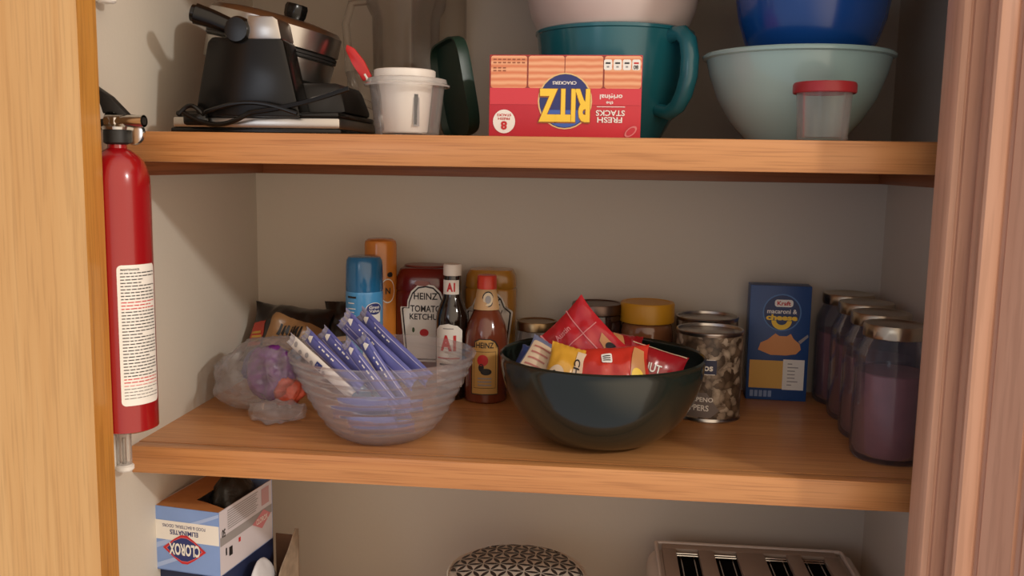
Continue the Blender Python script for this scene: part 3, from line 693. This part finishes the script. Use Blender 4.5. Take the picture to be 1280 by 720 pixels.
b = MB(); b.lathe([(0, .002), (.036, 0), (.0395, .003), (.0395, .105), (.0375, .115), (.035, .119), (0, .120)], mat('peanut_butter', (138, 92, 62), .15, coat=.6), 44); b.build('jar_body', t)
b = MB(); b.lathe([(.039, .120), (.0405, .1205), (.0405, .147), (.039, .1495), (.034, .150), (.033, .149), (0, .149)], mat('yellow_lid', (206, 150, 32), .4), 60, fn=lambda a, z: 1 + .006 * cos(60 * a)); b.build('lid', t)

def tin(name, label, loc, r, h, mt, art=None):
    t = thing(name, label, 'can', loc)
    b = MB(); b.lathe([(0, .003), (r - .004, .003), (r - .003, 0), (r, 0), (r + .0006, .002), (r - .0008, .005), (r - .0008, h - .006), (r + .0006, h - .003), (r + .0006, h - .001), (r - .0005, h), (r - .002, h - .0005), (r - .003, h - .004), (r * .75, h - .0045), (r * .72, h - .0035), (0, h - .0035)], CHROME, 60); b.build('tin', t)
    fm = cyl(r - .0008, h / 2, 0); b = MB()
    b.rect(-pi * r * .985, pi * r * .985, -h / 2 + .006, h / 2 - .006, fm, mt, .0005, .004)
    if art: art(b, fm)
    b.build('paper_label', t); return t
def pepper_mat():
    m = mat('pepper_print', (120, 110, 84), .4); nt = m.node_tree
    N = nt.nodes; L = nt.links
    tc = N.new('ShaderNodeTexCoord'); no = N.new('ShaderNodeTexNoise'); no.inputs['Scale'].default_value = 55; no.inputs['Detail'].default_value = 3
    ad = N.new('ShaderNodeVectorMath'); ad.operation = 'MULTIPLY_ADD'; ad.inputs[1].default_value = (.022, .022, .022)
    vo = N.new('ShaderNodeTexVoronoi'); vo.inputs['Scale'].default_value = 95
    L.new(tc.outputs['Object'], no.inputs['Vector']); L.new(no.outputs['Color'], ad.inputs[0]); L.new(tc.outputs['Object'], ad.inputs[2]); L.new(ad.outputs[0], vo.inputs['Vector'])
    rp = N.new('ShaderNodeValToRGB'); e = rp.color_ramp.elements; e[0].color = srgb(84, 68, 54); e[1].color = srgb(186, 170, 150); e[1].position = .85
    q = e.new(.45); q.color = srgb(126, 106, 86)
    sp = N.new('ShaderNodeSeparateColor'); L.new(vo.outputs['Color'], sp.inputs[0]); L.new(sp.outputs[0], rp.inputs['Fac'])
    r2 = N.new('ShaderNodeValToRGB'); r2.color_ramp.elements[0].color = (1, 1, 1, 1); r2.color_ramp.elements[1].color = (.35, .32, .3, 1); r2.color_ramp.elements[0].position = .25; r2.color_ramp.elements[1].position = .75
    L.new(vo.outputs['Distance'], r2.inputs['Fac']); mm = N.new('ShaderNodeMixRGB'); mm.blend_type = 'MULTIPLY'; mm.inputs[0].default_value = .9
    L.new(rp.outputs['Color'], mm.inputs[1]); L.new(r2.outputs['Color'], mm.inputs[2]); L.new(mm.outputs['Color'], N['Principled BSDF'].inputs['Base Color']); return m
PEP = pepper_mat()
def art_pep(b, fm):
    b.rect(-.075, .006, .006, .026, fm, mat('deep_blue_ink', (34, 40, 74), .5), .0009, .004); b.text('San Marcos', -.029, .016, .060, .010, fm, WHITE, .0014, .003, bold=.03)
    b.rect(-.055, .004, .026, .027, fm, WHITE, .001, .004); b.rect(-.055, .004, .0055, .0065, fm, WHITE, .001, .004)
    b.poly([(-.08, -.055), (.0, -.055), (.012, -.045), (-.006, -.020), (-.08, -.020)], fm, mat('label_grey', (118, 108, 104), .5), .0009, .004)
    b.text('JALAPENO', -.018, -.0305, .042, .0085, fm, WHITE, .0014, .003); b.text('PEPPERS', -.0205, -.0415, .036, .0085, fm, WHITE, .0014, .003)
tin('food_can', 'front can of pickled peppers with printed vegetables right of dark bowl', (.151, .262, ZM), .0465, .1265, PEP, art_pep)
tin('food_can', 'rear can with silver lid just behind the pepper can', (.158, .366, ZM), .0465, .1285, PEP)

# macaroni box
KB = mat('box_blue', (36, 74, 132), .4); KD = mat('box_dark_blue', (24, 48, 98), .4); CHZ = mat('cheese_yellow', (218, 170, 84), .5); MAC = mat('macaroni_orange', (222, 152, 92), .5)
t = thing('macaroni_box', 'blue macaroni and cheese box standing against back wall near jars', 'box', (.266, .366, ZM), -3)
W, H = .090, .177
b = MB(); b.box(-W / 2, W / 2, 0, .036, 0, H, KB, .001); b.build('carton', t)
fm = flat(0, 0, 0); b = MB()
def ku(px): return (px - 974.5) / 80 * W
def kv(py): return H - (py - 357) / 143 * H
b.disc(ku(977), kv(390), .0285, .0285, fm, mat('box_ring', (70, 118, 176), .4), .0003); b.disc(ku(977), kv(390), .0265, .0265, fm, KD, .0005)
b.rrect(ku(967), ku(991), kv(383), kv(374), .004, fm, WHITE, .0008); b.text('Kraft', ku(979), kv(378.5), .020, .0065, fm, INKR, .0011, bold=.03)
b.text('macaroni &', ku(977), kv(388.5), .044, .007, fm, WHITE, .0009, bold=.02); b.text('cheese', ku(977), kv(396), .046, .009, fm, YELLOW, .0009, bold=.05)
arc = [(ku(977) + .015 * cos(R(a_)), kv(400) + .014 * sin(R(a_))) for a_ in range(180, 361, 12)] + [(ku(977) + .008 * cos(R(a_)), kv(400) + .0065 * sin(R(a_))) for a_ in range(360, 179, -12)]
b.poly(arc, fm, YELLOW, .0009)
b.poly([(ku(x), kv(y)) for x, y in ((948, 437), (951, 428), (960, 424), (966, 419), (970, 416), (975, 419), (985, 419), (990, 416), (994, 422), (1002, 428), (1004, 435), (998, 441), (985, 443), (965, 443))], fm, MAC, .0007)
b.poly([(ku(x), kv(y)) for x, y in ((1000, 425), (1012, 416), (1013, 419), (1003, 428))], fm, INKG, .0009)
b.rect(ku(938), ku(984), kv(485), kv(450), fm, CHZ, .0005); b.rect(ku(982), ku(1010), kv(486), kv(448), fm, WHITE, .0007)
for k in range(7): b.rect(ku(988), ku(994 + 4 * (k % 3 != 0) + 4 * (k % 2)), kv(454 + 4.4 * k), kv(452.8 + 4.4 * k), fm, INKG, .001)
for k in range(5): b.rect(ku(940 + 6 * k), ku(944.5 + 6 * k), kv(496), kv(488), fm, mat('pale_blue_ink', (130, 150, 190), .5), .0005)
b.build('printed_front', t)

# four quart jars along the right wall
JAM = mat('purple_preserve', (140, 92, 94), .35, vary=.12, bscale=40)
JG = clear('jar_glass', tint=(.95, .95, .97), body=(170, 165, 175), fac=.03, rough=.05, edge=.22)
JL = mat('jar_lid_metal', (186, 172, 150), .3, 1)
def mason(loc, label, rz):
    t = thing('canning_jar', label, 'jar', loc, rz, 'canning jars along the right wall')
    b = MB(); b.lathe([(0, .003), (.038, .002), (.041, 0), (.0445, .004), (.0458, .012), (.0458, .118), (.0445, .130), (.040, .141), (.0365, .147), (.0352, .151), (.0352, .160), (.0335, .160), (.0335, .151), (.038, .140), (.0425, .129), (.0435, .117), (.0435, .012), (.04, .006), (0, .006)], JG, 56, fn=None); b.build('glass_body', t)
    b = MB(); b.lathe([(0, .0065), (.039, .0065), (.0425, .012), (.0425, .107), (.041, .1085), (0, .109)], JAM, 48); b.build('preserve', t)
    b = MB(); b.lathe([(.0370, .151), (.0378, .152), (.0378, .165), (.0365, .1672), (.030, .1675), (.029, .1668), (0, .167)], JL, 64, fn=lambda a, z: 1 + .007 * cos(48 * a) * (z < .164)); b.build('screw_lid', t)
for (x, y, lb) in ((.3555, .102, 'canning jar of purple preserve nearest the front of shelf at right'), (.364, .194, 'second canning jar of purple preserve counting back from shelf front'), (.3695, .286, 'third canning jar of purple preserve, second from the back wall'), (.3685, .3785, 'rearmost canning jar of purple preserve beside the blue macaroni box')):
    y2 = min(y, D - .0475); mason((x, y2, ZM), lb, 30 * x)

# clear ridged bowl with wrapped packets
BOWLC = clear('ridged_clear_bowl', tint=(.97, .965, .975), body=(220, 212, 216), fac=.075, rough=.09, edge=.26)
CB = (-.280, .094)
t = thing('serving_bowl', 'clear ridged plastic bowl full of blue wrapped packets', 'bowl', (CB[0], CB[1], ZM))
out = []
for k in range(61):
    q = k / 60; r = .052 + (.1185 - .052) * (q ** .62) ; z = .003 + .106 * q
    out.append((r, z))
inn = [(r - .0028, z + .0012) for r, z in out[::-1]]
inn[0] = (out[-1][0] - .003, out[-1][1])
wob = lambda a, z: 1 + (.010 * sin(z * 520 + 2.0 * sin(a + .6) + .8 * sin(3 * a)) + .005 * sin(z * 900 + 3 * sin(2 * a))) * min(1, z / .02) * (1 if z < .104 else .3)
b = MB(); b.lathe([(0, .001), (.046, 0), (.050, .001)] + out + [(out[-1][0] + .001, .1105), (out[-1][0] - .002, .1115)] + inn + [(0, .0055)], BOWLC, 96, fn=wob); b.build('bowl_wall', t, ang=60)
PB = mat('blue_packet', (92, 96, 160), .3, coat=.3, vary=.12, bscale=40); PB2 = mat('dark_blue_packet', (74, 78, 144), .3, coat=.3); PW = mat('white_packet', (214, 208, 200), .35)
PKS = mat('pale_lilac_ink', (176, 174, 208), .4); PKE = clear('packet_end_film', body=(205, 202, 214), fac=.3, rough=.15, edge=.4, bump=.4)
def packet(label, foot, tip, roll, w=.019, white=False, group='blue wrapped packets in the clear bowl'):
    """foot and tip in world metres"""
    a, c = V(foot), V(tip); d = c - a; h = d.length
    side = V((1, -.45, .0)) if not roll else V(roll)
    M = basis(d.cross(V((0, -1, .2))).cross(d) if False else side - d * side.dot(d) / d.length_squared, d, (a + c) / 2)
    base = PW if white else PB
    def mf(u, v): return PKE if (v > .93) else (PB2 if (.72 < u < .86 and not white) else base)
    def art(b, g):
        if not white:
            b.poly([(-.003, h / 2 - .020), (-.001, h / 2 - .011), (.003, h / 2 - .011), (.0065, h / 2 - .018)], g, WHITE, .0008, .006)
            b.rect(-.0072, -.0056, -h / 2 + .01, h / 2 - .012, g, PKS, .0008, .006); b.rect(.0062, .0072, -h / 2 + .01, h / 2 - .03, g, PKS, .0008, .006)
            for k in range(7): b.disc(.0025, h / 2 - .036 - .005 * k - .002 * (k % 2), .0012, .0018, g, WHITE, .0008, .006, n=7)
        else:
            for k in range(6): b.disc(.002 * (-1) ** k, h / 2 - .014 - .011 * k, .004, .003, g, INKG, .0008, .006, n=8)
            b.rect(-.004, .006, -.004, .006, g, NAVY, .001, .006)
    return pouch('wrapped_packet', label, 'wrapped packet', w, h, .0085, sum(map(ord, label)) % 50 * .37, M, base, mf, art, wr=.0012, n=(12, 40), group=group)
def cl(x, y, z): return (CB[0] + x, CB[1] + y, ZM + z)
def leaning(label, tip, thru, ext, w=.018, **k):
    a, c = V(tip), V(thru); packet(label, c + (c - a) * ext, a, None, w, **k)
leaning('cream patterned packet leaning on the left rim of the clear bowl', (-.398, .074, 1.329), (-.349, .058, 1.294), .9, white=True, group=None)
leaning('blue packet second from left with shiny film top in clear bowl', (-.386, .098, 1.332), (-.325, .062, 1.292), .5)
leaning('blue packet third from left leaning behind the second', (-.368, .114, 1.332), (-.309, .074, 1.292), .5)
leaning('short blue packet in the middle of the clear bowl, left of pair', (-.324, .068, 1.328), (-.287, .050, 1.292), 1.1)
leaning('short blue packet in the middle of the clear bowl, right of pair', (-.306, .076, 1.334), (-.270, .058, 1.292), 1.0)
leaning('tallest blue packet reaching up toward the spray can label', (-.336, .104, 1.356), (-.252, .058, 1.298), .30, .021)
leaning('tall blue packet just right of the tallest one', (-.320, .122, 1.356), (-.236, .074, 1.298), .28, .021)
leaning('blue packet in the row lowest behind the tallest packets', (-.343, .120, 1.347), (-.268, .074, 1.296), .3, .021)
for k, (f_, g_) in enumerate((((-.06, -.03, .036), (.045, -.035, .042)), ((-.05, .0, .03), (.050, .02, .036)), ((-.045, -.052, .052), (.05, -.055, .058)), ((-.02, .03, .034), (.03, -.058, .046)), ((-.035, -.02, .014), (.045, -.01, .016)), ((-.035, -.045, .026), (.03, -.048, .030)))):
    packet('blue wrapped packet lying in the bottom of the clear bowl', cl(*f_), cl(*g_), (0, -.5, 1), .024)

# dark bowl with snack bags
DB = mat('dark_green_bowl', (28, 35, 30), .16, coat=.2)
DBX = (.0, .122)
t = thing('serving_bowl', 'glossy dark green bowl heaped with small snack bags', 'bowl', (DBX[0], DBX[1], ZM))
po = [(.052, .003)]
for k in range(1, 25):
    q = k / 24; po.append((.058 + (.1305 - .058) * sin(q * pi / 2) ** .92, .003 + .107 * (1 - cos(q * pi / 2)) ** .78))
pi_ = [(r - .0035, z + .002) for r, z in po[::-1]]; pi_[0] = (po[-1][0] - .0035, po[-1][1])
b = MB(); b.lathe([(0, .001), (.050, 0)] + po + [(po[-1][0] + .0012, .112), (po[-1][0] - .0015, .114), (po[-1][0] - .003, .1125)] + pi_ + [(0, .007)], DB, 96); b.build('bowl_wall', t, ang=60)
RB = mat('red_foil', (182, 34, 44), .25, coat=.3, bump=.3, bscale=50); RB2 = mat('orange_red_foil', (196, 52, 40), .25, coat=.3, bump=.4, bscale=50); RB3 = mat('dark_red_foil', (150, 24, 34), .25, coat=.3)
YB = mat('yellow_foil', (206, 154, 52), .28, coat=.3, bump=.3, bscale=50); GB = mat('blue_grey_foil', (110, 118, 146), .3, coat=.3); CRM = mat('cream_print', (208, 186, 158), .4); OB = mat('biscuit_print', (196, 140, 90), .4); PNK = mat('pink_print', (214, 130, 132), .4)
def dp(x, y, z): return (DBX[0] + x, DBX[1] + y, ZM + z)
def a_red(b, g):
    b.rect(-.032, -.030, -.055, .055, g, PNK, .001, .006); b.rect(-.04, .04, .011, .0125, g, PNK, .001, .006); b.rect(.0155, .017, -.055, .055, g, PNK, .001, .006)
    b.text('Austin', -.014, -.028, .030, .011, g, INKK, .0014, .005, rot=0, bold=.04); b.text('Austin', -.0145, -.0272, .030, .011, g, WHITE, .002, .005, bold=.01)
    b.text('Austin', -.006, .032, .026, .009, g, PNK, .0014, .005)
    b.poly([(.018, -.05), (.036, -.05), (.036, -.004), (.026, -.010)], g, OB, .0014, .006); b.disc(.031, -.028, .006, .009, g, INKK, .002, .005)
pouch('snack_bag', 'largest red snack bag standing highest in the dark bowl', 'snack bag', .092, .108, .026, 2.2, basis((.68, .0, .73), (-.62, .38, .62), (-.024, .124, 1.318)), RB, art=a_red, wr=.004, group='snack bags in the dark bowl')
def a_or(b, g):
    b.rrect(-.012, .002, .006, .020, .002, g, WHITE, .0014, .005)
    for k in range(3): b.rect(-.010, 0, .009 + .0032 * k, .0104 + .0032 * k, g, INKK, .002, .005)
    b.poly([(.020, -.035), (.045, -.035), (.045, .024), (.032, .030)], g, OB, .0014, .006); b.disc(.034, -.012, .008, .010, g, YELLOW, .002, .005); b.text('B', .034, -.018, .008, .008, g, INKK, .0026, .004)
pouch('snack_bag', 'orange-red snack bag with white square lying at front of dark bowl', 'snack bag', .100, .070, .030, 4.7, basis((1, .05, .10), (-.05, .6, .75), (.012, .061, 1.302)), RB2, art=a_or, wr=.0045, group='snack bags in the dark bowl')
def a_nut(b, g):
    b.rect(-.036, .036, .0272, .0286, g, CRM, .0012, .006); b.text('NUT', -.006, -.002, .026, .012, g, WHITE, .0014, .005)
pouch('snack_bag', 'dark red snack bag at right side of the dark bowl', 'snack bag', .076, .060, .020, 6.1, basis((.96, .0, -.27), (.15, .5, .8), (.066, .092, 1.300)), RB3, art=a_nut, wr=.003, group='snack bags in the dark bowl')
def a_yel(b, g):
    b.disc(-.010, -.012, .011, .014, g, CRM, .0012, .005); b.disc(-.013, -.010, .0025, .004, g, INKK, .0018, .004); b.poly([(.012, -.04), (.026, -.04), (.022, .03), (.010, .03)], g, CRM, .0012, .005)
    b.text('CHIPS', .0160, -.004, .046, .008, g, INKK, .0018, .005, rot=-82)
pouch('snack_bag', 'yellow snack bag in the middle front of the dark bowl', 'snack bag', .050, .072, .022, 7.9, basis((.93, -.05, -.22), (.05, .55, .83), (-.045, .053, 1.302)), YB, art=a_yel, wr=.004, group='snack bags in the dark bowl')
def a_gr(b, g):
    b.rrect(-.029, .006, -.028, .022, .003, g, CRM, .0012, .006)
    for k in range(5): b.rect(-.025, .0, -.024 + .009 * k, -.0215 + .009 * k, g, mat('faded_red_ink', (176, 110, 100), .5), .0018, .006)
    b.text('Gra', .0165, .006, .026, .011, g, INKK, .0014, .005, rot=-80)
pouch('snack_bag', 'blue-grey snack bag with cream panel at left of dark bowl', 'snack bag', .062, .062, .018, 9.4, basis((.86, -.1, -.42), (.30, .62, .68), (-.071, .083, 1.304)), GB, art=a_gr, wr=.003, group='snack bags in the dark bowl')
pouch('snack_bag', 'blue foil snack bag tucked against left rim of the dark bowl', 'snack bag', .046, .046, .016, 11.2, basis((.9, -.3, -.1), (.1, .7, .6), (-.090, .122, 1.300)), mat('blue_foil', (44, 70, 124), .25, coat=.3), wr=.003, group='snack bags in the dark bowl')
pouch('snack_bag', 'red and biscuit snack bag half hidden right of the largest red bag', 'snack bag', .062, .052, .020, 12.5, basis((.94, .2, -.16), (.1, .6, .8), (.024, .146, 1.312)), RB3, art=lambda b, g: (b.poly([(-.03, -.025), (.004, -.025), (.0, .020), (-.012, .024)], g, OB, .0014, .005), b.disc(-.006, -.004, .006, .007, g, INKK, .002, .004)), wr=.003, group='snack bags in the dark bowl')
pouch('snack_bag', 'red snack bag buried in the middle of the dark bowl', 'snack bag', .12, .10, .04, 14.5, basis((1, 0, .05), (0, 1, .1), dp(0, .0, .054)), RB3, wr=.004, group='snack bags in the dark bowl')

# ------------------------------------------------------------------ BOTTOM SHELF
# stack under the trash bag box
t = thing('storage_box', 'dark blue box under the light blue trash bag box', 'box', (-.5195, .125, ZL), -9)
b = MB(); b.box(-.047, .047, -.07, .065, 0, .2405, mat('dark_blue_card', (34, 44, 78), .5), .0012); b.build('carton', t)
b = MB(); b.rect(-.044, .044, .02, .2, flat(0, -.07, 0), mat('blue_card_panel', (58, 76, 124), .5), .0004); b.build('printed_front', t)
LB = mat('light_blue_card', (130, 160, 216), .4, vary=.06, bscale=18); TAN = mat('raw_card', (186, 126, 72), .7, vary=.08, bscale=60); LILAC = mat('side_card', (206, 200, 206), .45)
t = thing('trash_bag_box', 'open light blue trash bag box upside down at lower left', 'box', (-.5195, .115, ZL + .241), -9)
W, H, DP = .097, .087, .135
b = MB()
y0, y1 = -DP / 2, DP / 2
for (x0, x1, a_, c_) in ((-W / 2, W / 2, y0, y0 + .0012), (-W / 2, W / 2, y1 - .0012, y1), (-W / 2, -W / 2 + .0012, y0 + .0012, y1 - .0012), (W / 2 - .0012, W / 2, y0 + .0012, y1 - .0012)):
    b.box(x0, x1, a_, c_, 0, H, LB if c_ - a_ < .01 else LILAC)
b.box(-W / 2, W / 2, y0, y1, 0, .0012, LB); b.build('carton', t)
b = MB(); zz = H - .0012
b.poly([(-W / 2 + .0013, y0 + .0013), (W / 2 - .0013, y0 + .0013), (W / 2 - .0013, y0 + .016), (.010, y0 + .030), (-.006, y0 + .034), (-.008, y1 - .0013), (-W / 2 + .0013, y1 - .0013)], flat(0, 0, zz, False, 'top'), TAN, 0)
ge = bmesh.ops.extrude_face_region(b.bm, geom=b.bm.faces[:]); bmesh.ops.translate(b.bm, vec=(0, 0, .0009), verts=[v for v in ge['geom'] if isinstance(v, bmesh.types.BMVert)])
b.build('torn_flap', t)
fm = flat(0, y0, 0); fl = flat(0, y0, 0, True); b = MB()
def cu_(px): return (px - 244.5) / 91 * W
def cv_(py): return H - (py - 636) / 80 * H
b.rect(-W / 2, W / 2, cv_(677), cv_(653), fm, WHITE, .0003)
LBL = mat('blue_gleam_print', (166, 188, 230), .4)
b.poly([(cu_(250), cv_(653)), (cu_(262), cv_(653)), (cu_(290), cv_(642)), (cu_(290), cv_(638))], fm, LBL, .0003); b.poly([(cu_(200), cv_(690)), (cu_(200), cv_(683)), (cu_(217), cv_(677)), (cu_(232), cv_(677))], fm, LBL, .0003); b.poly([(cu_(200), cv_(715)), (cu_(200), cv_(709)), (cu_(228), cv_(698)), (cu_(236), cv_(700))], fm, LBL, .0003)
dm = lambda k: [(cu_(242 + 30 * k), cv_(687)), (cu_(256), cv_(687 + 12 * k)), (cu_(242 + 4), cv_(687 + 18 * k)), (cu_(238), cv_(687 + 18 * k)), (cu_(228), cv_(687 + 12 * k)), (cu_(242 - 30 * k), cv_(687)), (cu_(228), cv_(687 - 12 * k)), (cu_(238), cv_(687 - 18 * k)), (cu_(246), cv_(687 - 18 * k)), (cu_(256), cv_(687 - 12 * k))]
b.poly(dm(1.0), fm, INKR, .0006); b.poly(dm(.84), fm, mat('logo_pink_line', (226, 120, 130), .5), .0008); b.poly(dm(.80), fm, NAVY, .001)
def ct(s, px, py, wp, hp, m, **k): b.text(s, -cu_(px), -cv_(py), wp / 91 * W, hp / 80 * H, fl, m, **k)
ct('CLOROX', 242.5, 687, 43, 15, WHITE, off=.0014, bold=.035); ct('ELIMINATES', 242, 666.5, 39, 6, NAVY, off=.0006); ct('FOOD & BACTERIAL ODORS', 242, 659, 59, 4, NAVY, off=.0006, bold=0)
b.build('printed_front', t)
fr = flat(W / 2, 0, 0, False, 'right'); b = MB()
b.rect(y0 + .002, y1 - .002, .040, .052, fr, INKG, .0003)
for k in range(9):
    b.rect(y0 + .02, y1 - .045 + .003 * (k % 3), .057 + .0031 * k, .0583 + .0031 * k, fr, INKG, .0004)
b.text('50', y0 + .010, .056, .008, .011, flat(W / 2, 0, 0, False, 'right'), INKK, .0006, rot=180)
b.rect(y0 + .022, y0 + .030, .020, .032, fr, INKK, .0005); b.rect(y0 + .014, y0 + .017, .024, .034, fr, INKK, .0005); b.rect(y0 + .045, y0 + .050, .030, .036, fr, INKR, .0005)
b.poly([(y1 - .055, .040), (y1 - .025, .052), (y1 - .006, .040), (y1 - .03, .026)], fr, mat('pale_red_ink', (206, 130, 136), .5), .0006); b.text('CLOROX', y1 - .030, .0395, .03, .008, flat(W / 2, 0, 0, False, 'right'), WHITE, .0009)
b.rect(y1 - .030, y1 - .010, .058, .082, fr, mat('side_red', (190, 150, 152), .5), .0005)
b.build('printed_side', t)
# black bags bulging from the box
BB = mat('black_film', (34, 33, 30), .35, bump=.8, bscale=90)
t2 = thing('trash_bag', 'black trash bag roll poking out of the light blue box', 'trash bag', (-.5035, .138, ZL + .243))
def bf(a, c):
    th = a * 2 * pi; ph = c * pi; d = V((sin(ph) * cos(th), sin(ph) * sin(th), cos(ph)))
    k = 1 + .14 * noise.noise(d * 3) + .05 * noise.noise(d * 9)
    return V((d.x * .030 * k, d.y * .040 * k, .053 - d.z * .052 * (k if d.z < 0 else 1)))
b = MB(); b.grid(bf, 36, 22, BB, close_u=True); bmesh.ops.remove_doubles(b.bm, verts=b.bm.verts[:], dist=1e-5); b.build('film', t2, rot=(0, 0, R(-9)), ang=80)

# torn carton with white bags right of it
INC = mat('shaded_inside_card', (104, 72, 50), .7, vary=.15, bscale=60); CARD = mat('grey_card', (150, 132, 112), .6, vary=.25, bscale=70)  # INC is dark brown: shade inside the carton put into the colour
t = thing('torn_box', 'torn open carton with upright flap right of trash bag box', 'box', (-.4505, .1160, ZL), -5)
b = MB(); w2, d2, h2 = .0175, .072, .190
b.box(-w2, w2, -d2, -d2 + .0015, 0, h2 - .02, CARD); b.box(-w2, w2, d2 - .0015, d2, 0, h2 + .052, INC); b.box(-w2, -w2 + .0015, -d2 + .0015, d2 - .0015, 0, h2 - .02, CARD); b.box(w2 - .0015, w2, -d2 + .0015, d2 - .0015, 0, h2, CARD); b.box(-w2, w2, -d2, d2, 0, .0015, CARD); b.build('carton', t)
b = MB(); b.prism([(-.012, 0), (d2 - .003, 0), (d2 - .004, .064), (d2 - .014, .068), (.034, .045), (.012, .030), (-.004, .010)], 0, .0015, CARD, Matrix.Translation((w2 - .001, 0, h2)) @ Matrix.Rotation(R(1), 4, 'Y') @ Matrix(((0, 0, 1, 0), (1, 0, 0, 0), (0, 1, 0, 0), (0, 0, 0, 1))), 0)
b.build('side_flap', t)
WF = mat('white_film', (206, 208, 214), .35, bump=.5, bscale=40)
t3 = thing('plastic_bag_roll', 'white plastic bag bundle bulging from the torn carton', 'plastic bag', (-.4520, .106, ZL + .004))
def wf(a, c):
    th = a * 2 * pi; ph = c * pi; d = V((sin(ph) * cos(th), sin(ph) * sin(th), cos(ph))); k = 1 + .07 * noise.noise(d * 2.6 + V((3, 0, 0)))
    return V((d.x * .0140 * k, d.y * .056 * k, .118 - d.z * .116 * (k if d.z < 0 else 1)))
b = MB(); b.grid(wf, 36, 26, WF, close_u=True); bmesh.ops.remove_doubles(b.bm, verts=b.bm.verts[:], dist=1e-5); b.build('film', t3, rot=(0, 0, R(-5)), ang=80)

# patterned round tin
CRE = mat('cream_enamel', (214, 206, 192), .4); BRN = mat('dark_leaf_print', (44, 36, 34), .5)
t = thing('round_canister', 'round cream canister with dark leaf lattice lid at bottom edge', 'canister', (-.112, .20, ZL))
b = MB(); b.lathe([(0, 0), (.094, 0), (.096, .003), (.096, .19), (0, .19)], CRE, 64); b.build('body', t)
dome = lambda r: .211 - .010 * (r / .1) ** 2 - .012 * max(0, (r - .088) / .012) ** 2
b = MB(); b.lathe([(.0975, .188), (.1, .190), (.1, .198), (.097, dome(.097) + .0)] + [(.094 - .0094 * k, dome(.094 - .0094 * k)) for k in range(0, 10)] + [(0, dome(0))], CRE, 72); b.build('lid', t)
b = MB()
def dm_(u, v, o): r = min(.099, math.hypot(u, v)); return V((u, v, dome(r) + o))
dm_.both = True
pt = .024
for i in range(-7, 8):
    for j in range(-7, 8):
        for k in range(3):
            a_ = R(60 * k); cx = pt * (i + .5 * (j % 2)) + pt / 2 * cos(a_); cy = pt * .866 * j + pt / 2 * sin(a_)
            if math.hypot(cx, cy) > .0935: continue
            L_ = pt * .44; wd = pt * .125
            lf = [(cx + cos(a_) * L_ * q - sin(a_) * wd * s_ * (1 - q * q), cy + sin(a_) * L_ * q + cos(a_) * wd * s_ * (1 - q * q)) for s_, qs in ((1, (-1, -.5, 0, .5)), (-1, (1, .5, 0, -.5))) for q in qs]
            b.poly(lf, dm_, BRN, .0006)
o = b.build('leaf_pattern', t, fix=False)

# four-slot toaster
TW = mat('toaster_cream', (216, 204, 192), .35, coat=.2); TD = mat('toaster_slot_shade', (10, 10, 10), .9, spec=.05); TT = mat('toaster_top', (168, 150, 134), .45)
t = thing('toaster', 'cream four-slot toaster on the bottom shelf at lower right', 'toaster', (.238, .262, ZL))
w2, d2, h2 = .158, .112, .190
b = MB(); b.box(-w2, w2, -d2, d2, .008, h2 - .010, TW, .022, 5); b.build('housing', t)
b = MB()
slots = [(-.098, .034), (-.040, .034), (.036, .034), (.092, .034)]
b.box(-w2 + .022, w2 - .028, d2 - .030, d2 - .012, h2 - .012, h2 - .002, TT, .002); b.box(-w2 + .022, w2 - .028, -d2 + .012, -d2 + .030, h2 - .012, h2 - .002, TT, .002)
xs = [-w2 + .022] + [q for c_, w_2 in slots for q in (c_ - w_2 / 2, c_ + w_2 / 2)] + [w2 - .028]
for k in range(0, len(xs), 2): b.box(xs[k], xs[k + 1], -d2 + .0305, d2 - .0305, h2 - .012, h2 - .002, TT, .0015)
b.build('top_plate', t)
b = MB()
ring = [(-w2 + .014, d2 - .008), (w2 - .022, d2 - .008), (w2 - .018, d2 - .012), (w2 - .018, -d2 + .008), (-w2 + .014, -d2 + .008), (-w2 + .014, d2 - .008)]
b.tube([(x, y, h2 - .0035) for x, y in ring], .0035, TW, 8); b.build('top_rim', t)
for c_, w_2 in slots:
    b = MB(); b.box(c_ - w_2 / 2, c_ + w_2 / 2, -d2 + .031, d2 - .031, h2 - .0099, h2 - .0094, TD)  # thin black sheet, its colour standing for the shade deep in the slot
    o = b.build('slot', t)
    b = MB()
    for dy in (-.006, -.014): b.tube([(c_ - w_2 / 2 + .001, d2 - .031 + dy, h2 - .007), (c_ + w_2 / 2 - .001, d2 - .031 + dy, h2 - .007)], .0013, CHROME2, 8)
    for dx in (-.010, .010): b.tube([(c_ + dx, -d2 + .032, h2 - .0095), (c_ + dx, d2 - .032, h2 - .0095)], .001, CHROME2, 6)
    b.build('wire_guide', o)
for s_ in (-.05, .05): MB().box(s_ - .012, s_ + .012, -d2 - .014, -d2 + .002, .10, .112, BLACK, .003).build('lever', t)
b = MB(); b.box(w2 - .026, w2 - .002, -d2 + .004, d2 - .004, h2 - .028, h2 - .008, TW, .008, 4); b.build('side_cap', t)
for sx in (-1, 1):
    for sy in (-1, 1): MB().lathe([(0, 0), (.010, 0), (.011, .002), (.010, .0085), (0, .0085)], BLACK, 20, c=(sx * .12, sy * .08, 0)).build('foot', t)
